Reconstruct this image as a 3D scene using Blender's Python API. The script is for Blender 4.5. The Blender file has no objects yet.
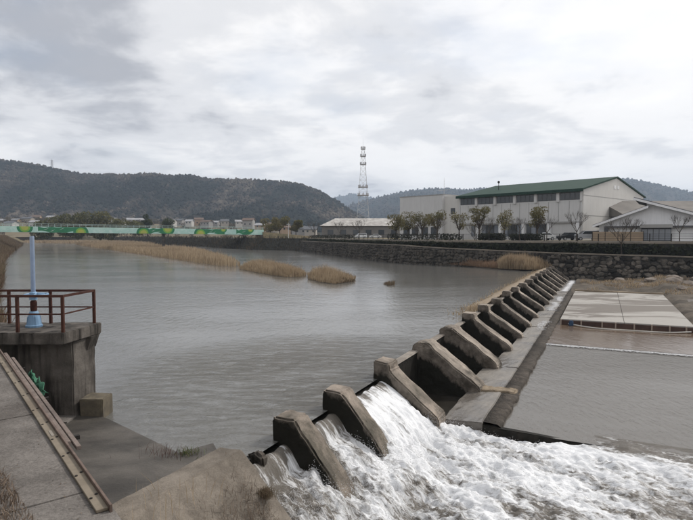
import bpy, bmesh, math, random
import numpy as np
from mathutils import Vector, Matrix, geometry
R = math.radians
random.seed(7); rng = np.random.default_rng(7)
S = bpy.context.scene
COL = S.collection

# ------------------------------------------------------------------ camera, sky, sun, exposure
cam_d = bpy.data.cameras.new('camera'); cam = bpy.data.objects.new('camera', cam_d); COL.objects.link(cam)
cam.location = (0, 0, 5.0)
cam.rotation_euler = (R(90 - 2.545), 0, 0)
cam_d.sensor_fit = 'HORIZONTAL'; cam_d.sensor_width = 36.0; cam_d.lens = 36.0 * 540 / 693
cam_d.clip_start = 0.05; cam_d.clip_end = 20000
S.camera = cam
SUN_EL, SUN_AZ = R(42), R(58)            # azimuth clockwise from +Y: ahead of the camera and to the right
world = bpy.data.worlds.new('World'); S.world = world; world.use_nodes = True
nt = world.node_tree; nt.nodes.clear()
def wn(t, **k):
    n = nt.nodes.new(t)
    for a, b in k.items(): setattr(n, a, b)
    return n
def wl(a, b): nt.links.new(a, b)
def wmath(op, a, b=None):
    n = wn('ShaderNodeMath', operation=op)
    for i, v in enumerate((a, b)):
        if v is None: continue
        if isinstance(v, (int, float)): n.inputs[i].default_value = v
        else: wl(v, n.inputs[i])
    return n.outputs[0]
sky = wn('ShaderNodeTexSky', sky_type='NISHITA', sun_disc=False)
sky.sun_elevation = SUN_EL; sky.sun_rotation = SUN_AZ; sky.dust_density = 2.5; sky.ozone_density = 1.0
tc = wn('ShaderNodeTexCoord')
sx = wn('ShaderNodeSeparateXYZ'); wl(tc.outputs['Generated'], sx.inputs[0])
zz = wmath('ADD', wmath('MAXIMUM', sx.outputs['Z'], 0.0), 0.16)
cb = wn('ShaderNodeCombineXYZ')
wl(wmath('DIVIDE', sx.outputs['X'], zz), cb.inputs[0]); wl(wmath('DIVIDE', sx.outputs['Y'], zz), cb.inputs[1])
def wnoise(scale, detail, rough, off, dist=0.0):
    mp = wn('ShaderNodeMapping'); mp.inputs['Location'].default_value = off
    wl(cb.outputs[0], mp.inputs[0])
    n = wn('ShaderNodeTexNoise'); n.inputs['Scale'].default_value = scale; n.inputs['Detail'].default_value = detail
    n.inputs['Roughness'].default_value = rough; n.inputs['Distortion'].default_value = dist
    wl(mp.outputs[0], n.inputs['Vector']); return n.outputs['Fac']
def wramp(src, pts):
    r = wn('ShaderNodeValToRGB'); wl(src, r.inputs[0]); e = r.color_ramp.elements
    while len(e) < len(pts): e.new(0.5)
    for i, (p, c) in enumerate(pts): e[i].position = p; e[i].color = (*c, 1) if len(c) == 3 else c
    r.color_ramp.interpolation = 'EASE'; return r.outputs[0]
big = wnoise(0.42, 3, 0.5, (-19.473, 13.499, 0), 0.3)
fine = wnoise(1.9, 9, 0.58, (3.1, -0.7, 5), 0.25)
mixn = wmath('ADD', wmath('MULTIPLY', big, 0.58), wmath('MULTIPLY', fine, 0.42))
cloudcol = wramp(mixn, [(0.36, (1.02, 1.005, 0.985)), (0.475, (0.93, 0.915, 0.905)), (0.55, (0.73, 0.73, 0.745)), (0.645, (0.40, 0.41, 0.445))])
gap = wnoise(0.9, 7, 0.55, (-4.0, 2.0, 9), 0.2)
gapf = wramp(gap, [(0.52, (0, 0, 0)), (0.72, (0.38, 0.38, 0.38))])
skm = wn('ShaderNodeMix', data_type='RGBA', blend_type='MULTIPLY'); skm.inputs[0].default_value = 1
wl(sky.outputs[0], skm.inputs[6]); skm.inputs[7].default_value = (0.11, 0.11, 0.11, 1)
mx = wn('ShaderNodeMix', data_type='RGBA'); wl(gapf, mx.inputs[0]); wl(cloudcol, mx.inputs[6]); wl(skm.outputs[2], mx.inputs[7])
bg = wn('ShaderNodeBackground'); wl(mx.outputs[2], bg.inputs[0]); bg.inputs[1].default_value = 1.0
ow = wn('ShaderNodeOutputWorld'); wl(bg.outputs[0], ow.inputs[0])
sun_d = bpy.data.lights.new('sun', 'SUN'); sun_d.energy = 2.4; sun_d.angle = R(9); sun_d.color = (1.0, 0.95, 0.88)
sun = bpy.data.objects.new('sun', sun_d); COL.objects.link(sun)
sd = Vector((math.sin(SUN_AZ) * math.cos(SUN_EL), math.cos(SUN_AZ) * math.cos(SUN_EL), math.sin(SUN_EL)))
sun.rotation_euler = (-sd).to_track_quat('-Z', 'Y').to_euler(); sun.location = (30, 40, 60)
S.view_settings.view_transform = 'Standard'; S.view_settings.look = 'None'
S.view_settings.exposure = 0.25; S.view_settings.gamma = 1.0; S.view_settings.use_curve_mapping = False
S.cycles.max_bounces = 4; S.cycles.volume_bounces = 0; S.cycles.use_denoising = True

# ------------------------------------------------------------------ helpers
def hash2(ix, iy, s):
    h = np.sin(ix * 127.1 + iy * 311.7 + s * 74.7) * 43758.5453
    return h - np.floor(h)
def vnoise(x, y, s=0.0):
    x = np.asarray(x, float); y = np.asarray(y, float)
    ix, iy = np.floor(x), np.floor(y); fx, fy = x - ix, y - iy
    fx = fx * fx * (3 - 2 * fx); fy = fy * fy * (3 - 2 * fy)
    a = hash2(ix, iy, s); b = hash2(ix + 1, iy, s); c = hash2(ix, iy + 1, s); d = hash2(ix + 1, iy + 1, s)
    return (a + (b - a) * fx) * (1 - fy) + (c + (d - c) * fx) * fy
def fbm(x, y, o=4, s=0.0, g=0.5):
    t = 0; a = 1; n = 0
    for i in range(o):
        t = t + a * vnoise(x * 2 ** i + i * 17.3, y * 2 ** i - i * 9.1, s + i); n += a; a *= g
    return t / n
def sstep(a, b, x):
    t = np.clip((x - a) / (b - a), 0, 1); return t * t * (3 - 2 * t)

OFF = {}                                   # object -> world position of its origin
def thing(name, label, cat, loc=(0, 0, 0), group=None, kind=None):
    o = bpy.data.objects.new(name, None); COL.objects.link(o); o.location = loc
    o.empty_display_size = 0.3; OFF[o] = Vector(loc)
    if label: o['label'] = label
    if cat: o['category'] = cat
    if group: o['group'] = group
    if kind: o['kind'] = kind
    return o
def tag(o, label=None, cat=None, group=None, kind=None):
    for k, v in (('label', label), ('category', cat), ('group', group), ('kind', kind)):
        if v: o[k] = v
    return o
def link_mesh(name, me, mat, parent=None):
    o = bpy.data.objects.new(name, me); COL.objects.link(o)
    if mat: me.materials.append(mat)
    if parent is not None: o.parent = parent
    return o
def np_mesh(name, V, F, mat, parent=None, smooth=False, attrs=None):
    """V (n,3) world positions, F (m,3) or (m,4) index array"""
    V = np.asarray(V, np.float32); F = np.asarray(F, np.int32)
    off = OFF.get(parent, Vector((0, 0, 0))) if parent is not None else Vector((0, 0, 0))
    V = V - np.array(off, np.float32)
    me = bpy.data.meshes.new(name); k = F.shape[1]
    me.vertices.add(len(V)); me.vertices.foreach_set('co', V.ravel())
    me.loops.add(F.size); me.loops.foreach_set('vertex_index', F.ravel())
    me.polygons.add(len(F)); me.polygons.foreach_set('loop_start', np.arange(0, F.size, k, dtype=np.int32))
    if smooth: me.polygons.foreach_set('use_smooth', np.ones(len(F), bool))
    me.update(calc_edges=True); me.validate()
    for an, av in (attrs or {}).items():
        a = me.attributes.new(an, 'FLOAT', 'POINT'); a.data.foreach_set('value', np.asarray(av, np.float32))
    o = link_mesh(name, me, mat, parent); OFF[o] = off
    return o
class MB:
    def __init__(s): s.v = []; s.f = []
    def add(s, vs, fs):
        b = len(s.v); s.v += [tuple(q) for q in vs]; s.f += [tuple(i + b for i in f) for f in fs]; return s
    def box(s, x0, x1, y0, y1, z0, z1, fr=None):
        c = [(x, y, z) for z in (z0, z1) for y in (y0, y1) for x in (x0, x1)]
        if fr: c = [fr(*q) for q in c]
        return s.add(c, [(0, 2, 3, 1), (4, 5, 7, 6), (0, 1, 5, 4), (2, 6, 7, 3), (0, 4, 6, 2), (1, 3, 7, 5)])
    def prism(s, poly, a, b, fr):
        """poly of (i,j); fr(i,j,k) maps to the world; extruded over k from a to b"""
        n = len(poly); vs = [fr(i, j, a) for i, j in poly] + [fr(i, j, b) for i, j in poly]
        return s.add(vs, [tuple(range(n - 1, -1, -1)), tuple(range(n, 2 * n))] + [(i, (i + 1) % n, n + (i + 1) % n, n + i) for i in range(n)])
    def tube(s, p0, p1, r0, r1=None, n=6, caps=True):
        p0, p1 = Vector(p0), Vector(p1); r1 = r0 if r1 is None else r1
        d = (p1 - p0).normalized(); a = d.orthogonal().normalized(); b = d.cross(a); vs = []
        for p, r in ((p0, r0), (p1, r1)):
            for k in range(n):
                t = 2 * math.pi * k / n; vs.append(p + (a * math.cos(t) + b * math.sin(t)) * r)
        fs = [(k, (k + 1) % n, n + (k + 1) % n, n + k) for k in range(n)]
        if caps: fs += [tuple(range(n - 1, -1, -1)), tuple(range(n, 2 * n))]
        return s.add(vs, fs)
    def path(s, pts, r, n=6):
        for a, b in zip(pts, pts[1:]): s.tube(a, b, r, r, n)
        return s
    def lathe(s, prof, c, n=12):
        vs = []; m = len(prof)
        for r, z in prof:
            for k in range(n):
                t = 2 * math.pi * k / n; vs.append((c[0] + r * math.cos(t), c[1] + r * math.sin(t), c[2] + z))
        fs = [(i * n + k, i * n + (k + 1) % n, (i + 1) * n + (k + 1) % n, (i + 1) * n + k) for i in range(m - 1) for k in range(n)]
        fs += [tuple(range(n - 1, -1, -1)), tuple(range((m - 1) * n, m * n))]
        return s.add(vs, fs)
    def mesh(s, name, off=Vector((0, 0, 0)), fix=True):
        me = bpy.data.meshes.new(name); me.from_pydata([Vector(q) - off for q in s.v], [], s.f)
        if fix:
            bm = bmesh.new(); bm.from_mesh(me); bmesh.ops.recalc_face_normals(bm, faces=bm.faces); bm.to_mesh(me); bm.free()
        me.update(); return me
    def build(s, name, mat, parent=None, smooth=False, bevel=0.0, rough=0.0, cuts=0, seed=0):
        off = OFF.get(parent, Vector((0, 0, 0))) if parent is not None else Vector((0, 0, 0))
        me = s.mesh(name, off)
        if bevel or rough:
            bm = bmesh.new(); bm.from_mesh(me)
            if bevel: bmesh.ops.bevel(bm, geom=bm.edges[:] , offset=bevel, segments=2, affect='EDGES', clamp_overlap=True)
            if cuts:
                bmesh.ops.triangulate(bm, faces=[f for f in bm.faces if len(f.verts) > 4])
                for _ in range(cuts):
                    L = [e for e in bm.edges if e.calc_length() > 0.14]
                    if L: bmesh.ops.subdivide_edges(bm, edges=L, cuts=1, use_grid_fill=True)
            if rough:
                from mathutils import noise as mn
                for v in bm.verts:
                    q = v.co * 2.2 + Vector((seed * 3.1, seed * 1.7, 0))
                    v.co += mn.noise_vector(q) * rough + mn.noise_vector(q * 3.7) * rough * 0.5
            bm.normal_update(); bm.to_mesh(me); bm.free(); me.update()
        if smooth: me.polygons.foreach_set('use_smooth', [True] * len(me.polygons))
        o = link_mesh(name, me, mat, parent); OFF[o] = off
        return o
def kids(o): return [c for c in bpy.data.objects if c.parent is o]
def dup(root, loc, rz=0.0, scale=None, label=None):
    def cp(o, par):
        c = o.copy(); COL.objects.link(c); c.parent = par
        for ch in CH.get(o, []): cp(ch, c)
        return c
    CH = {}
    for o in bpy.data.objects:
        if o.parent: CH.setdefault(o.parent, []).append(o)
    r = cp(root, None); r.location = loc; r.rotation_euler = (0, 0, rz)
    if scale: r.scale = scale if hasattr(scale, '__len__') else (scale,) * 3
    if label: r['label'] = label
    return r

# ------------------------------------------------------------------ materials
def newmat(name):
    m = bpy.data.materials.new(name); m.use_nodes = True; t = m.node_tree
    return m, t, t.nodes['Principled BSDF']
class NT:
    def __init__(s, t): s.t = t
    def n(s, k, **kw):
        q = s.t.nodes.new(k)
        for a, b in kw.items(): setattr(q, a, b)
        return q
    def l(s, a, b): s.t.links.new(a, b)
    def pos(s, scale=(1, 1, 1), rot=(0, 0, 0)):
        g = s.n('ShaderNodeNewGeometry'); m = s.n('ShaderNodeMapping')
        m.inputs['Scale'].default_value = scale; m.inputs['Rotation'].default_value = rot
        s.l(g.outputs['Position'], m.inputs[0]); return m.outputs[0]
    def noise(s, vec, scale, detail=4, rough=0.55, dist=0):
        q = s.n('ShaderNodeTexNoise'); s.l(vec, q.inputs['Vector'])
        q.inputs['Scale'].default_value = scale; q.inputs['Detail'].default_value = detail
        q.inputs['Roughness'].default_value = rough; q.inputs['Distortion'].default_value = dist
        return q.outputs['Fac']
    def ramp(s, src, pts):
        r = s.n('ShaderNodeValToRGB'); s.l(src, r.inputs[0]); e = r.color_ramp.elements
        while len(e) < len(pts): e.new(0.5)
        for i, (p, c) in enumerate(pts):
            e[i].position = p; e[i].color = (c, c, c, 1) if isinstance(c, (int, float)) else (*c, 1)
        return r.outputs[0]
    def mix(s, f, a, b, mode='MIX'):
        m = s.n('ShaderNodeMix', data_type='RGBA', blend_type=mode)
        for i, v in ((0, f), (6, a), (7, b)):
            if isinstance(v, (int, float)): m.inputs[i].default_value = v
            elif isinstance(v, tuple): m.inputs[i].default_value = (*v, 1)
            else: s.l(v, m.inputs[i])
        return m.outputs[2]
    def math(s, op, a, b=None):
        m = s.n('ShaderNodeMath', operation=op)
        for i, v in enumerate((a, b)):
            if v is None: continue
            if isinstance(v, (int, float)): m.inputs[i].default_value = v
            else: s.l(v, m.inputs[i])
        return m.outputs[0]
    def bump(s, h, dist, strength=1.0):
        b = s.n('ShaderNodeBump'); b.inputs['Strength'].default_value = strength; b.inputs['Distance'].default_value = dist
        s.l(h, b.inputs['Height']); return b.outputs[0]
    def attr(s, nm):
        a = s.n('ShaderNodeAttribute'); a.attribute_name = nm; return a.outputs['Fac']
def mk(name, c1, c2=None, scale=3.0, rough=0.7, bump=0.0, bscale=None, stain=None, stain_amt=0.5, streak=False, speck=0.0, metal=0.0, spec=None, rand=0.0):
    m, t, b = newmat(name); q = NT(t); c2 = c2 or tuple(x * 0.75 for x in c1)
    P = q.pos()
    f = q.ramp(q.noise(P, scale, 6, 0.6), [(0.34, 0.0), (0.66, 1.0)])
    col = q.mix(f, c1, c2)
    if stain:
        sv = q.pos((2.2, 2.2, 0.22)) if streak else P
        sf = q.ramp(q.noise(sv, 1.3 if streak else 0.55, 7, 0.62, 0.3), [(0.46, 0.0), (0.62, 1.0)])
        col = q.mix(q.math('MULTIPLY', sf, stain_amt), col, stain)
    if speck:
        k = q.ramp(q.noise(P, 38, 3, 0.7), [(0.35, 1 - speck), (0.65, 1 + speck * 0.4)])
        col = q.mix(1.0, col, k, 'MULTIPLY')
    if rand:
        oi = q.n('ShaderNodeObjectInfo'); k = q.ramp(oi.outputs['Random'], [(0, 1 - rand), (1, 1 + rand)])
        col = q.mix(1.0, col, k, 'MULTIPLY')
    q.l(col, b.inputs['Base Color']); b.inputs['Roughness'].default_value = rough; b.inputs['Metallic'].default_value = metal
    if spec is None and rough >= 0.6: spec = 0.18
    if spec is not None: b.inputs['Specular IOR Level'].default_value = spec
    if bump: q.l(q.bump(q.noise(P, bscale or scale * 6, 8, 0.65), bump), b.inputs['Normal'])
    return m
M = {}
M['conc'] = mk('concrete_weathered', (0.245, 0.213, 0.178), (0.165, 0.142, 0.118), 3.0, 0.88, 0.016, 16, (0.07, 0.06, 0.05), 0.6, False, 0.18)
M['conc_dark'] = mk('concrete_streaked', (0.145, 0.13, 0.116), (0.068, 0.06, 0.053), 1.8, 0.9, 0.015, 14, (0.018, 0.016, 0.014), 0.92, True, 0.15)
M['conc_walk'] = mk('concrete_walkway', (0.205, 0.187, 0.172), (0.13, 0.118, 0.108), 1.9, 0.9, 0.016, 18, (0.085, 0.074, 0.067), 0.65, False, 0.3)
M['landing'] = mk('landing_damp', (0.075, 0.068, 0.06), (0.045, 0.041, 0.037), 1.3, 0.6, 0.01, 16, (0.14, 0.126, 0.112), 0.55, False, 0.15)
M['conc_pale'] = mk('concrete_pale', (0.30, 0.27, 0.235), (0.22, 0.195, 0.17), 2.6, 0.85, 0.01, 18, (0.12, 0.10, 0.085), 0.4, False, 0.12)
M['ledge'] = mk('concrete_lichen', (0.15, 0.128, 0.092), (0.085, 0.074, 0.06), 3, 0.9, 0.01, 18, (0.07, 0.06, 0.045), 0.5)
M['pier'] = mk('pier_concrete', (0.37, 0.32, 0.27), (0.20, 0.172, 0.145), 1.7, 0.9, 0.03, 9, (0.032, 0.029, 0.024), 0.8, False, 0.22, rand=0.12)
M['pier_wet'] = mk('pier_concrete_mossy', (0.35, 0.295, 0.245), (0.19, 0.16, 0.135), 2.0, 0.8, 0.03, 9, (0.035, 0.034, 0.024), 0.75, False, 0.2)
M['pierside'] = mk('pier_side_algae', (0.10, 0.085, 0.071), (0.022, 0.019, 0.016), 1.0, 0.75, 0.03, 8, (0.014, 0.014, 0.011), 0.9, True, 0.25)  # black staining, with the shade of the side faces painted in
m, t, b = newmat('pier_side_tide'); q = NT(t); P = q.pos()  # pier sides: shade and algae below the slope painted into the colour
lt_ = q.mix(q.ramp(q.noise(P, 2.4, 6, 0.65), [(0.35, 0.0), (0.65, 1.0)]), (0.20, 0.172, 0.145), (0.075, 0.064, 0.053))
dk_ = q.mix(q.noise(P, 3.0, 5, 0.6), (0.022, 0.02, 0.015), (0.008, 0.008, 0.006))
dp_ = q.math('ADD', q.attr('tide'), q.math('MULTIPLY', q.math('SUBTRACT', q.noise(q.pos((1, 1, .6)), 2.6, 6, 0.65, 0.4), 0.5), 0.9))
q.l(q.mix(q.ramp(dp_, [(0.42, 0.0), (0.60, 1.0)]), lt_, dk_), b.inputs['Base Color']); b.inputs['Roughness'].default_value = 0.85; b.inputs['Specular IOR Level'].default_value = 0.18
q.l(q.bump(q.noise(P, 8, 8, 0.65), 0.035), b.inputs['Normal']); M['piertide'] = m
M['wallface'] = mk('weir_wall_algae', (0.024, 0.021, 0.017), (0.010, 0.009, 0.007), 2.5, 0.7, 0.03, 8, (0.008, 0.008, 0.006), 0.8, True)  # algae walls, blackened further to paint in the shade of the bays
M['mud'] = mk('mud', (0.11, 0.092, 0.073), (0.055, 0.046, 0.037), 0.7, 0.9, 0.10, 3, (0.18, 0.15, 0.12), 0.5, False, 0.25)
M['bed'] = mk('river_bed', (0.12, 0.095, 0.07), (0.07, 0.055, 0.042), 0.8, 0.8, 0.03, 5)
M['rock'] = mk('river_rock', (0.26, 0.22, 0.19), (0.14, 0.12, 0.10), 1.5, 0.9, 0.03, 7, (0.06, 0.05, 0.045), 0.5, rand=0.25)
M['ground'] = mk('dry_ground', (0.17, 0.14, 0.09), (0.10, 0.088, 0.055), 0.06, 0.95, 0.05, 1.5, (0.21, 0.17, 0.11), 0.5)
M['bankgrass'] = mk('bank_grass', (0.13, 0.105, 0.062), (0.075, 0.068, 0.04), 0.4, 0.95, 0.15, 2.5, (0.19, 0.145, 0.085), 0.5)
M['asphalt'] = mk('asphalt', (0.06, 0.058, 0.056), (0.045, 0.044, 0.043), 0.8, 0.9, 0.003, 30)
M['mortar'] = mk('wall_mortar', (0.045, 0.042, 0.037), (0.025, 0.024, 0.021), 1.5, 0.95, 0.04, 6)
M['tier'] = mk('terrace_wall', (0.052, 0.048, 0.04), (0.026, 0.026, 0.021), 0.7, 0.95, 0.06, 3, (0.016, 0.017, 0.012), 0.6)
M['coping'] = mk('coping_stone', (0.19, 0.165, 0.135), (0.12, 0.105, 0.088), 0.8, 0.9, 0.01, 8)
M['rust'] = mk('rusty_rail_paint', (0.062, 0.024, 0.018), (0.034, 0.016, 0.013), 9, 0.75, 0.002, 60, (0.085, 0.038, 0.024), 0.4)
M['blue'] = mk('blue_hoist_paint', (0.18, 0.30, 0.44), (0.13, 0.23, 0.36), 5, 0.55, 0.0, None, (0.14, 0.13, 0.13), 0.35)
M['bluegrey'] = mk('faded_blue_tube', (0.21, 0.27, 0.375), (0.17, 0.225, 0.325), 6, 0.5, 0.0, None, (0.27, 0.31, 0.37), 0.5)
M['darkiron'] = mk('dark_iron', (0.03, 0.026, 0.023), (0.018, 0.016, 0.015), 8, 0.7)
M['railmetal'] = mk('beige_rail_paint', (0.23, 0.195, 0.15), (0.17, 0.142, 0.108), 5, 0.65, 0.002, 40, (0.12, 0.09, 0.065), 0.5)
M['raillip'] = mk('rail_lip_rust', (0.20, 0.15, 0.125), (0.13, 0.095, 0.08), 7, 0.7, 0.002, 40)
M['plank'] = mk('grey_timber', (0.215, 0.175, 0.155), (0.145, 0.118, 0.103), 6, 0.85, 0.004, 30, (0.08, 0.066, 0.06), 0.5)
M['netgreen'] = mk('green_net', (0.07, 0.19, 0.12), (0.04, 0.125, 0.08), 30, 0.9, 0.01, 60)
M['wallwhite'] = mk('factory_cladding', (0.55, 0.545, 0.54), (0.51, 0.505, 0.50), 0.25, 0.7, 0, None, (0.44, 0.435, 0.43), 0.35, True)
M['wallgable'] = mk('gable_cladding', (0.60, 0.585, 0.56), (0.56, 0.545, 0.52), 0.2, 0.75, 0, None, (0.49, 0.475, 0.455), 0.35, True)
M['roofgreen'] = mk('green_metal_roof', (0.032, 0.062, 0.049), (0.026, 0.052, 0.041), 0.4, 0.85, spec=0.15)
M['dkgreen'] = mk('dark_green_fascia', (0.014, 0.04, 0.028), (0.011, 0.03, 0.022), 0.6, 0.6)
M['white'] = mk('white_render', (0.74, 0.74, 0.75), (0.68, 0.68, 0.69), 0.5, 0.75, 0, None, (0.58, 0.58, 0.58), 0.3, True)
M['roofgrey'] = mk('grey_roof', (0.11, 0.11, 0.115), (0.08, 0.08, 0.085), 0.5, 0.7)
M['greywall'] = mk('grey_panel_wall', (0.33, 0.325, 0.315), (0.28, 0.275, 0.265), 0.3, 0.8)
M['oldroof'] = mk('mottled_sheet_roof', (0.50, 0.48, 0.455), (0.30, 0.28, 0.26), 0.45, 0.8, 0, None, (0.20, 0.18, 0.165), 0.6)
M['oldwall'] = mk('old_warehouse_wall', (0.20, 0.185, 0.17), (0.15, 0.14, 0.13), 0.3, 0.9)
M['woodfence'] = mk('tan_fence_boards', (0.31, 0.235, 0.165), (0.26, 0.20, 0.14), 1.0, 0.8)
M['frame'] = mk('dark_window_frame', (0.05, 0.05, 0.055), (0.04, 0.04, 0.045), 2, 0.5)
M['aqua'] = mk('aqua_girder_paint', (0.38, 0.60, 0.53), (0.46, 0.66, 0.60), 0.25, 0.6, 0, None, (0.62, 0.75, 0.70), 0.6)
M['murgreen'] = mk('mural_green', (0.035, 0.175, 0.085), (0.045, 0.22, 0.11), 0.5, 0.6)
M['muryellow'] = mk('mural_yellow', (0.44, 0.44, 0.10), (0.38, 0.42, 0.10), 0.8, 0.6)
M['murlime'] = mk('mural_lime', (0.22, 0.42, 0.08), (0.18, 0.38, 0.07), 0.8, 0.6)
M['murwhite'] = mk('mural_white', (0.70, 0.76, 0.74), (0.65, 0.72, 0.70), 0.8, 0.6)
M['railpale'] = mk('bridge_rail_paint', (0.42, 0.52, 0.49), (0.37, 0.47, 0.44), 0.8, 0.6)
M['steel'] = mk('tower_steel', (0.50, 0.50, 0.51), (0.44, 0.44, 0.45), 0.2, 0.6)
M['towerred'] = mk('tower_red', (0.40, 0.39, 0.395), (0.36, 0.35, 0.355), 0.2, 0.6)
M['bark'] = mk('bark', (0.085, 0.068, 0.055), (0.05, 0.042, 0.035), 4, 0.95, 0.01, 12)
M['tyre'] = mk('tyre', (0.02, 0.02, 0.02), (0.015, 0.015, 0.015), 3, 0.9)
M['hose'] = mk('pale_hose', (0.52, 0.50, 0.46), (0.45, 0.43, 0.40), 3, 0.6)
M['formboard'] = mk('form_board', (0.085, 0.052, 0.042), (0.055, 0.036, 0.03), 1.6, 0.85, 0.006, 14, rand=0.2)
M['formpost'] = mk('form_post', (0.33, 0.27, 0.225), (0.26, 0.21, 0.175), 3, 0.85)
M['bluecloth'] = mk('blue_cloth', (0.05, 0.09, 0.16), None, 5, 0.9)
for i, (c, rg) in enumerate([((0.68, 0.69, 0.70), 0.3), ((0.02, 0.021, 0.024), 0.3), ((0.42, 0.43, 0.45), 0.3), ((0.16, 0.17, 0.2), 0.3)]):
    M['car%d' % i] = mk('car_paint_%d' % i, c, tuple(x * 0.96 for x in c), 1.0, rg)
def glass(name, c):
    m, t, b = newmat(name); b.inputs['Base Color'].default_value = (*c, 1); b.inputs['Roughness'].default_value = 0.12
    b.inputs['Specular IOR Level'].default_value = 0.6; return m
M['glass'] = glass('window_glass', (0.03, 0.034, 0.038)); M['glasspale'] = glass('pale_door_glass', (0.16, 0.175, 0.20))
# wet slab on the river floor: pale concrete with dark damp patches that keep their own shape
m, t, b = newmat('pale_slab_damp'); q = NT(t)
P = q.pos((0.13, 0.30, 1), (0, 0, R(12)))
f = q.ramp(q.noise(P, 1.0, 6, 0.6, 0.9), [(0.47, 0.0), (0.54, 1.0)])
c = q.mix(q.noise(q.pos(), 3, 5, 0.6), (0.34, 0.322, 0.297), (0.28, 0.264, 0.243))
q.l(q.mix(f, c, (0.13, 0.113, 0.097)), b.inputs['Base Color'])
q.l(q.ramp(f, [(0, 0.9), (1, 0.8)]), b.inputs['Roughness']); M['slab'] = m
# wet apron
m, t, b = newmat('apron_wet'); q = NT(t)
f = q.ramp(q.noise(q.pos(), 0.55, 6, 0.6, 0.4), [(0.42, 0.0), (0.60, 1.0)])
c = q.mix(f, (0.215, 0.195, 0.172), (0.12, 0.107, 0.094))
c = q.mix(q.ramp(q.noise(q.pos(), 9, 5, 0.6), [(0.42, 0.0), (0.75, 0.5)]), c, (0.07, 0.06, 0.05))
q.l(c, b.inputs['Base Color']); q.l(q.ramp(f, [(0, 0.55), (1, 0.22)]), b.inputs['Roughness'])
q.l(q.bump(q.noise(q.pos(), 7, 6, 0.6), 0.012), b.inputs['Normal']); M['apron'] = m
M['kerb'] = mk('apron_kerb_wet', (0.105, 0.088, 0.073), (0.045, 0.038, 0.032), 3.2, 0.85, 0.09, 7, (0.025, 0.022, 0.018), 0.6, False, 0.3)
M['baywet'] = mk('bay_floor_wet', (0.035, 0.031, 0.026), (0.018, 0.016, 0.013), 2.0, 0.18, 0.02, 5)  # wet floor; the shade of the deep bays is put into its colour
M['silt'] = mk('sand_rib', (0.27, 0.215, 0.155), (0.20, 0.16, 0.115), 2.5, 0.8, 0.02, 10)
def water(name, deep, rip, scl, rgh, disturb=None, rot=0.0):
    m, t, b = newmat(name); q = NT(t)
    P1 = q.pos((1.0, 0.42, 1), (0, 0, rot)); 
    h = q.math('ADD', q.math('MULTIPLY', q.noise(P1, scl, 4, 0.6, 0.5), 1.0), q.math('MULTIPLY', q.noise(P1, scl * 4.5, 3, 0.6), 0.28))
    if disturb:                     # choppier where the current is drawn down to the spillway
        g = q.n('ShaderNodeNewGeometry'); d = q.n('ShaderNodeVectorMath', operation='DISTANCE')
        q.l(g.outputs['Position'], d.inputs[0]); d.inputs[1].default_value = disturb
        k = q.ramp(q.math('DIVIDE', d.outputs['Value'], 9.0), [(0.25, 1.0), (1.0, 0.0)])
        P2 = q.pos((0.6, 1.3, 1), (0, 0, R(28)))
        h = q.math('ADD', h, q.math('MULTIPLY', k, q.math('MULTIPLY', q.noise(P2, 2.0, 5, 0.6, 1.2), 5.5)))
    patch = q.ramp(q.noise(q.pos((0.055, 0.12, 1), (0, 0, R(15))), 1.0, 5, 0.6, 0.8), [(0.36, 0.35), (0.64, 1.05)])
    q.l(q.bump(q.math('MULTIPLY', h, patch), rip), b.inputs['Normal'])
    b.inputs['Base Color'].default_value = (*deep, 1); b.inputs['Roughness'].default_value = rgh
    b.inputs['IOR'].default_value = 1.33
    return m
M['water'] = water('river_water', (0.118, 0.115, 0.107), 0.034, 2.9, 0.10, (-0.6, 18.6, 0.0))
M['water_low'] = water('lower_pool_water', (0.125, 0.115, 0.103), 0.042, 5.0, 0.12, None, R(-25))
M['water_shallow'] = water('shallow_water', (0.115, 0.082, 0.058), 0.012, 2.0, 0.1)
# broken white water: foam amount comes with the mesh
m, t, b = newmat('white_water'); q = NT(t)
fo = q.attr('foam'); cv = q.n('ShaderNodeCombineXYZ'); q.l(q.attr('fs'), cv.inputs[0]); q.l(q.math('MULTIPLY', q.attr('fp'), 0.38), cv.inputs[1]); br = q.noise(cv.outputs[0], 10.0, 8, 0.70, 0.8)
ff = q.ramp(q.math('ADD', q.math('MULTIPLY', q.math('SUBTRACT', br, 0.5), 1.3), fo), [(0.32, 0.0), (0.62, 1.0)])
q.l(q.mix(ff, (0.125, 0.112, 0.097), (0.74, 0.75, 0.77)), b.inputs['Base Color'])
q.l(q.ramp(ff, [(0, 0.12), (1, 0.75)]), b.inputs['Roughness']); b.inputs['IOR'].default_value = 1.33
q.l(q.bump(q.noise(cv.outputs[0], 14, 6, 0.7, 0.5), 0.04), b.inputs['Normal']); M['foam'] = m
m, t, b = newmat('foam_flecks'); q = NT(t)
c = q.mix(q.noise(q.pos(), 12, 4, 0.6), (0.55, 0.55, 0.56), (0.72, 0.72, 0.73)); q.l(c, b.inputs['Base Color']); b.inputs['Roughness'].default_value = 0.7
M['foamfleck'] = m
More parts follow.
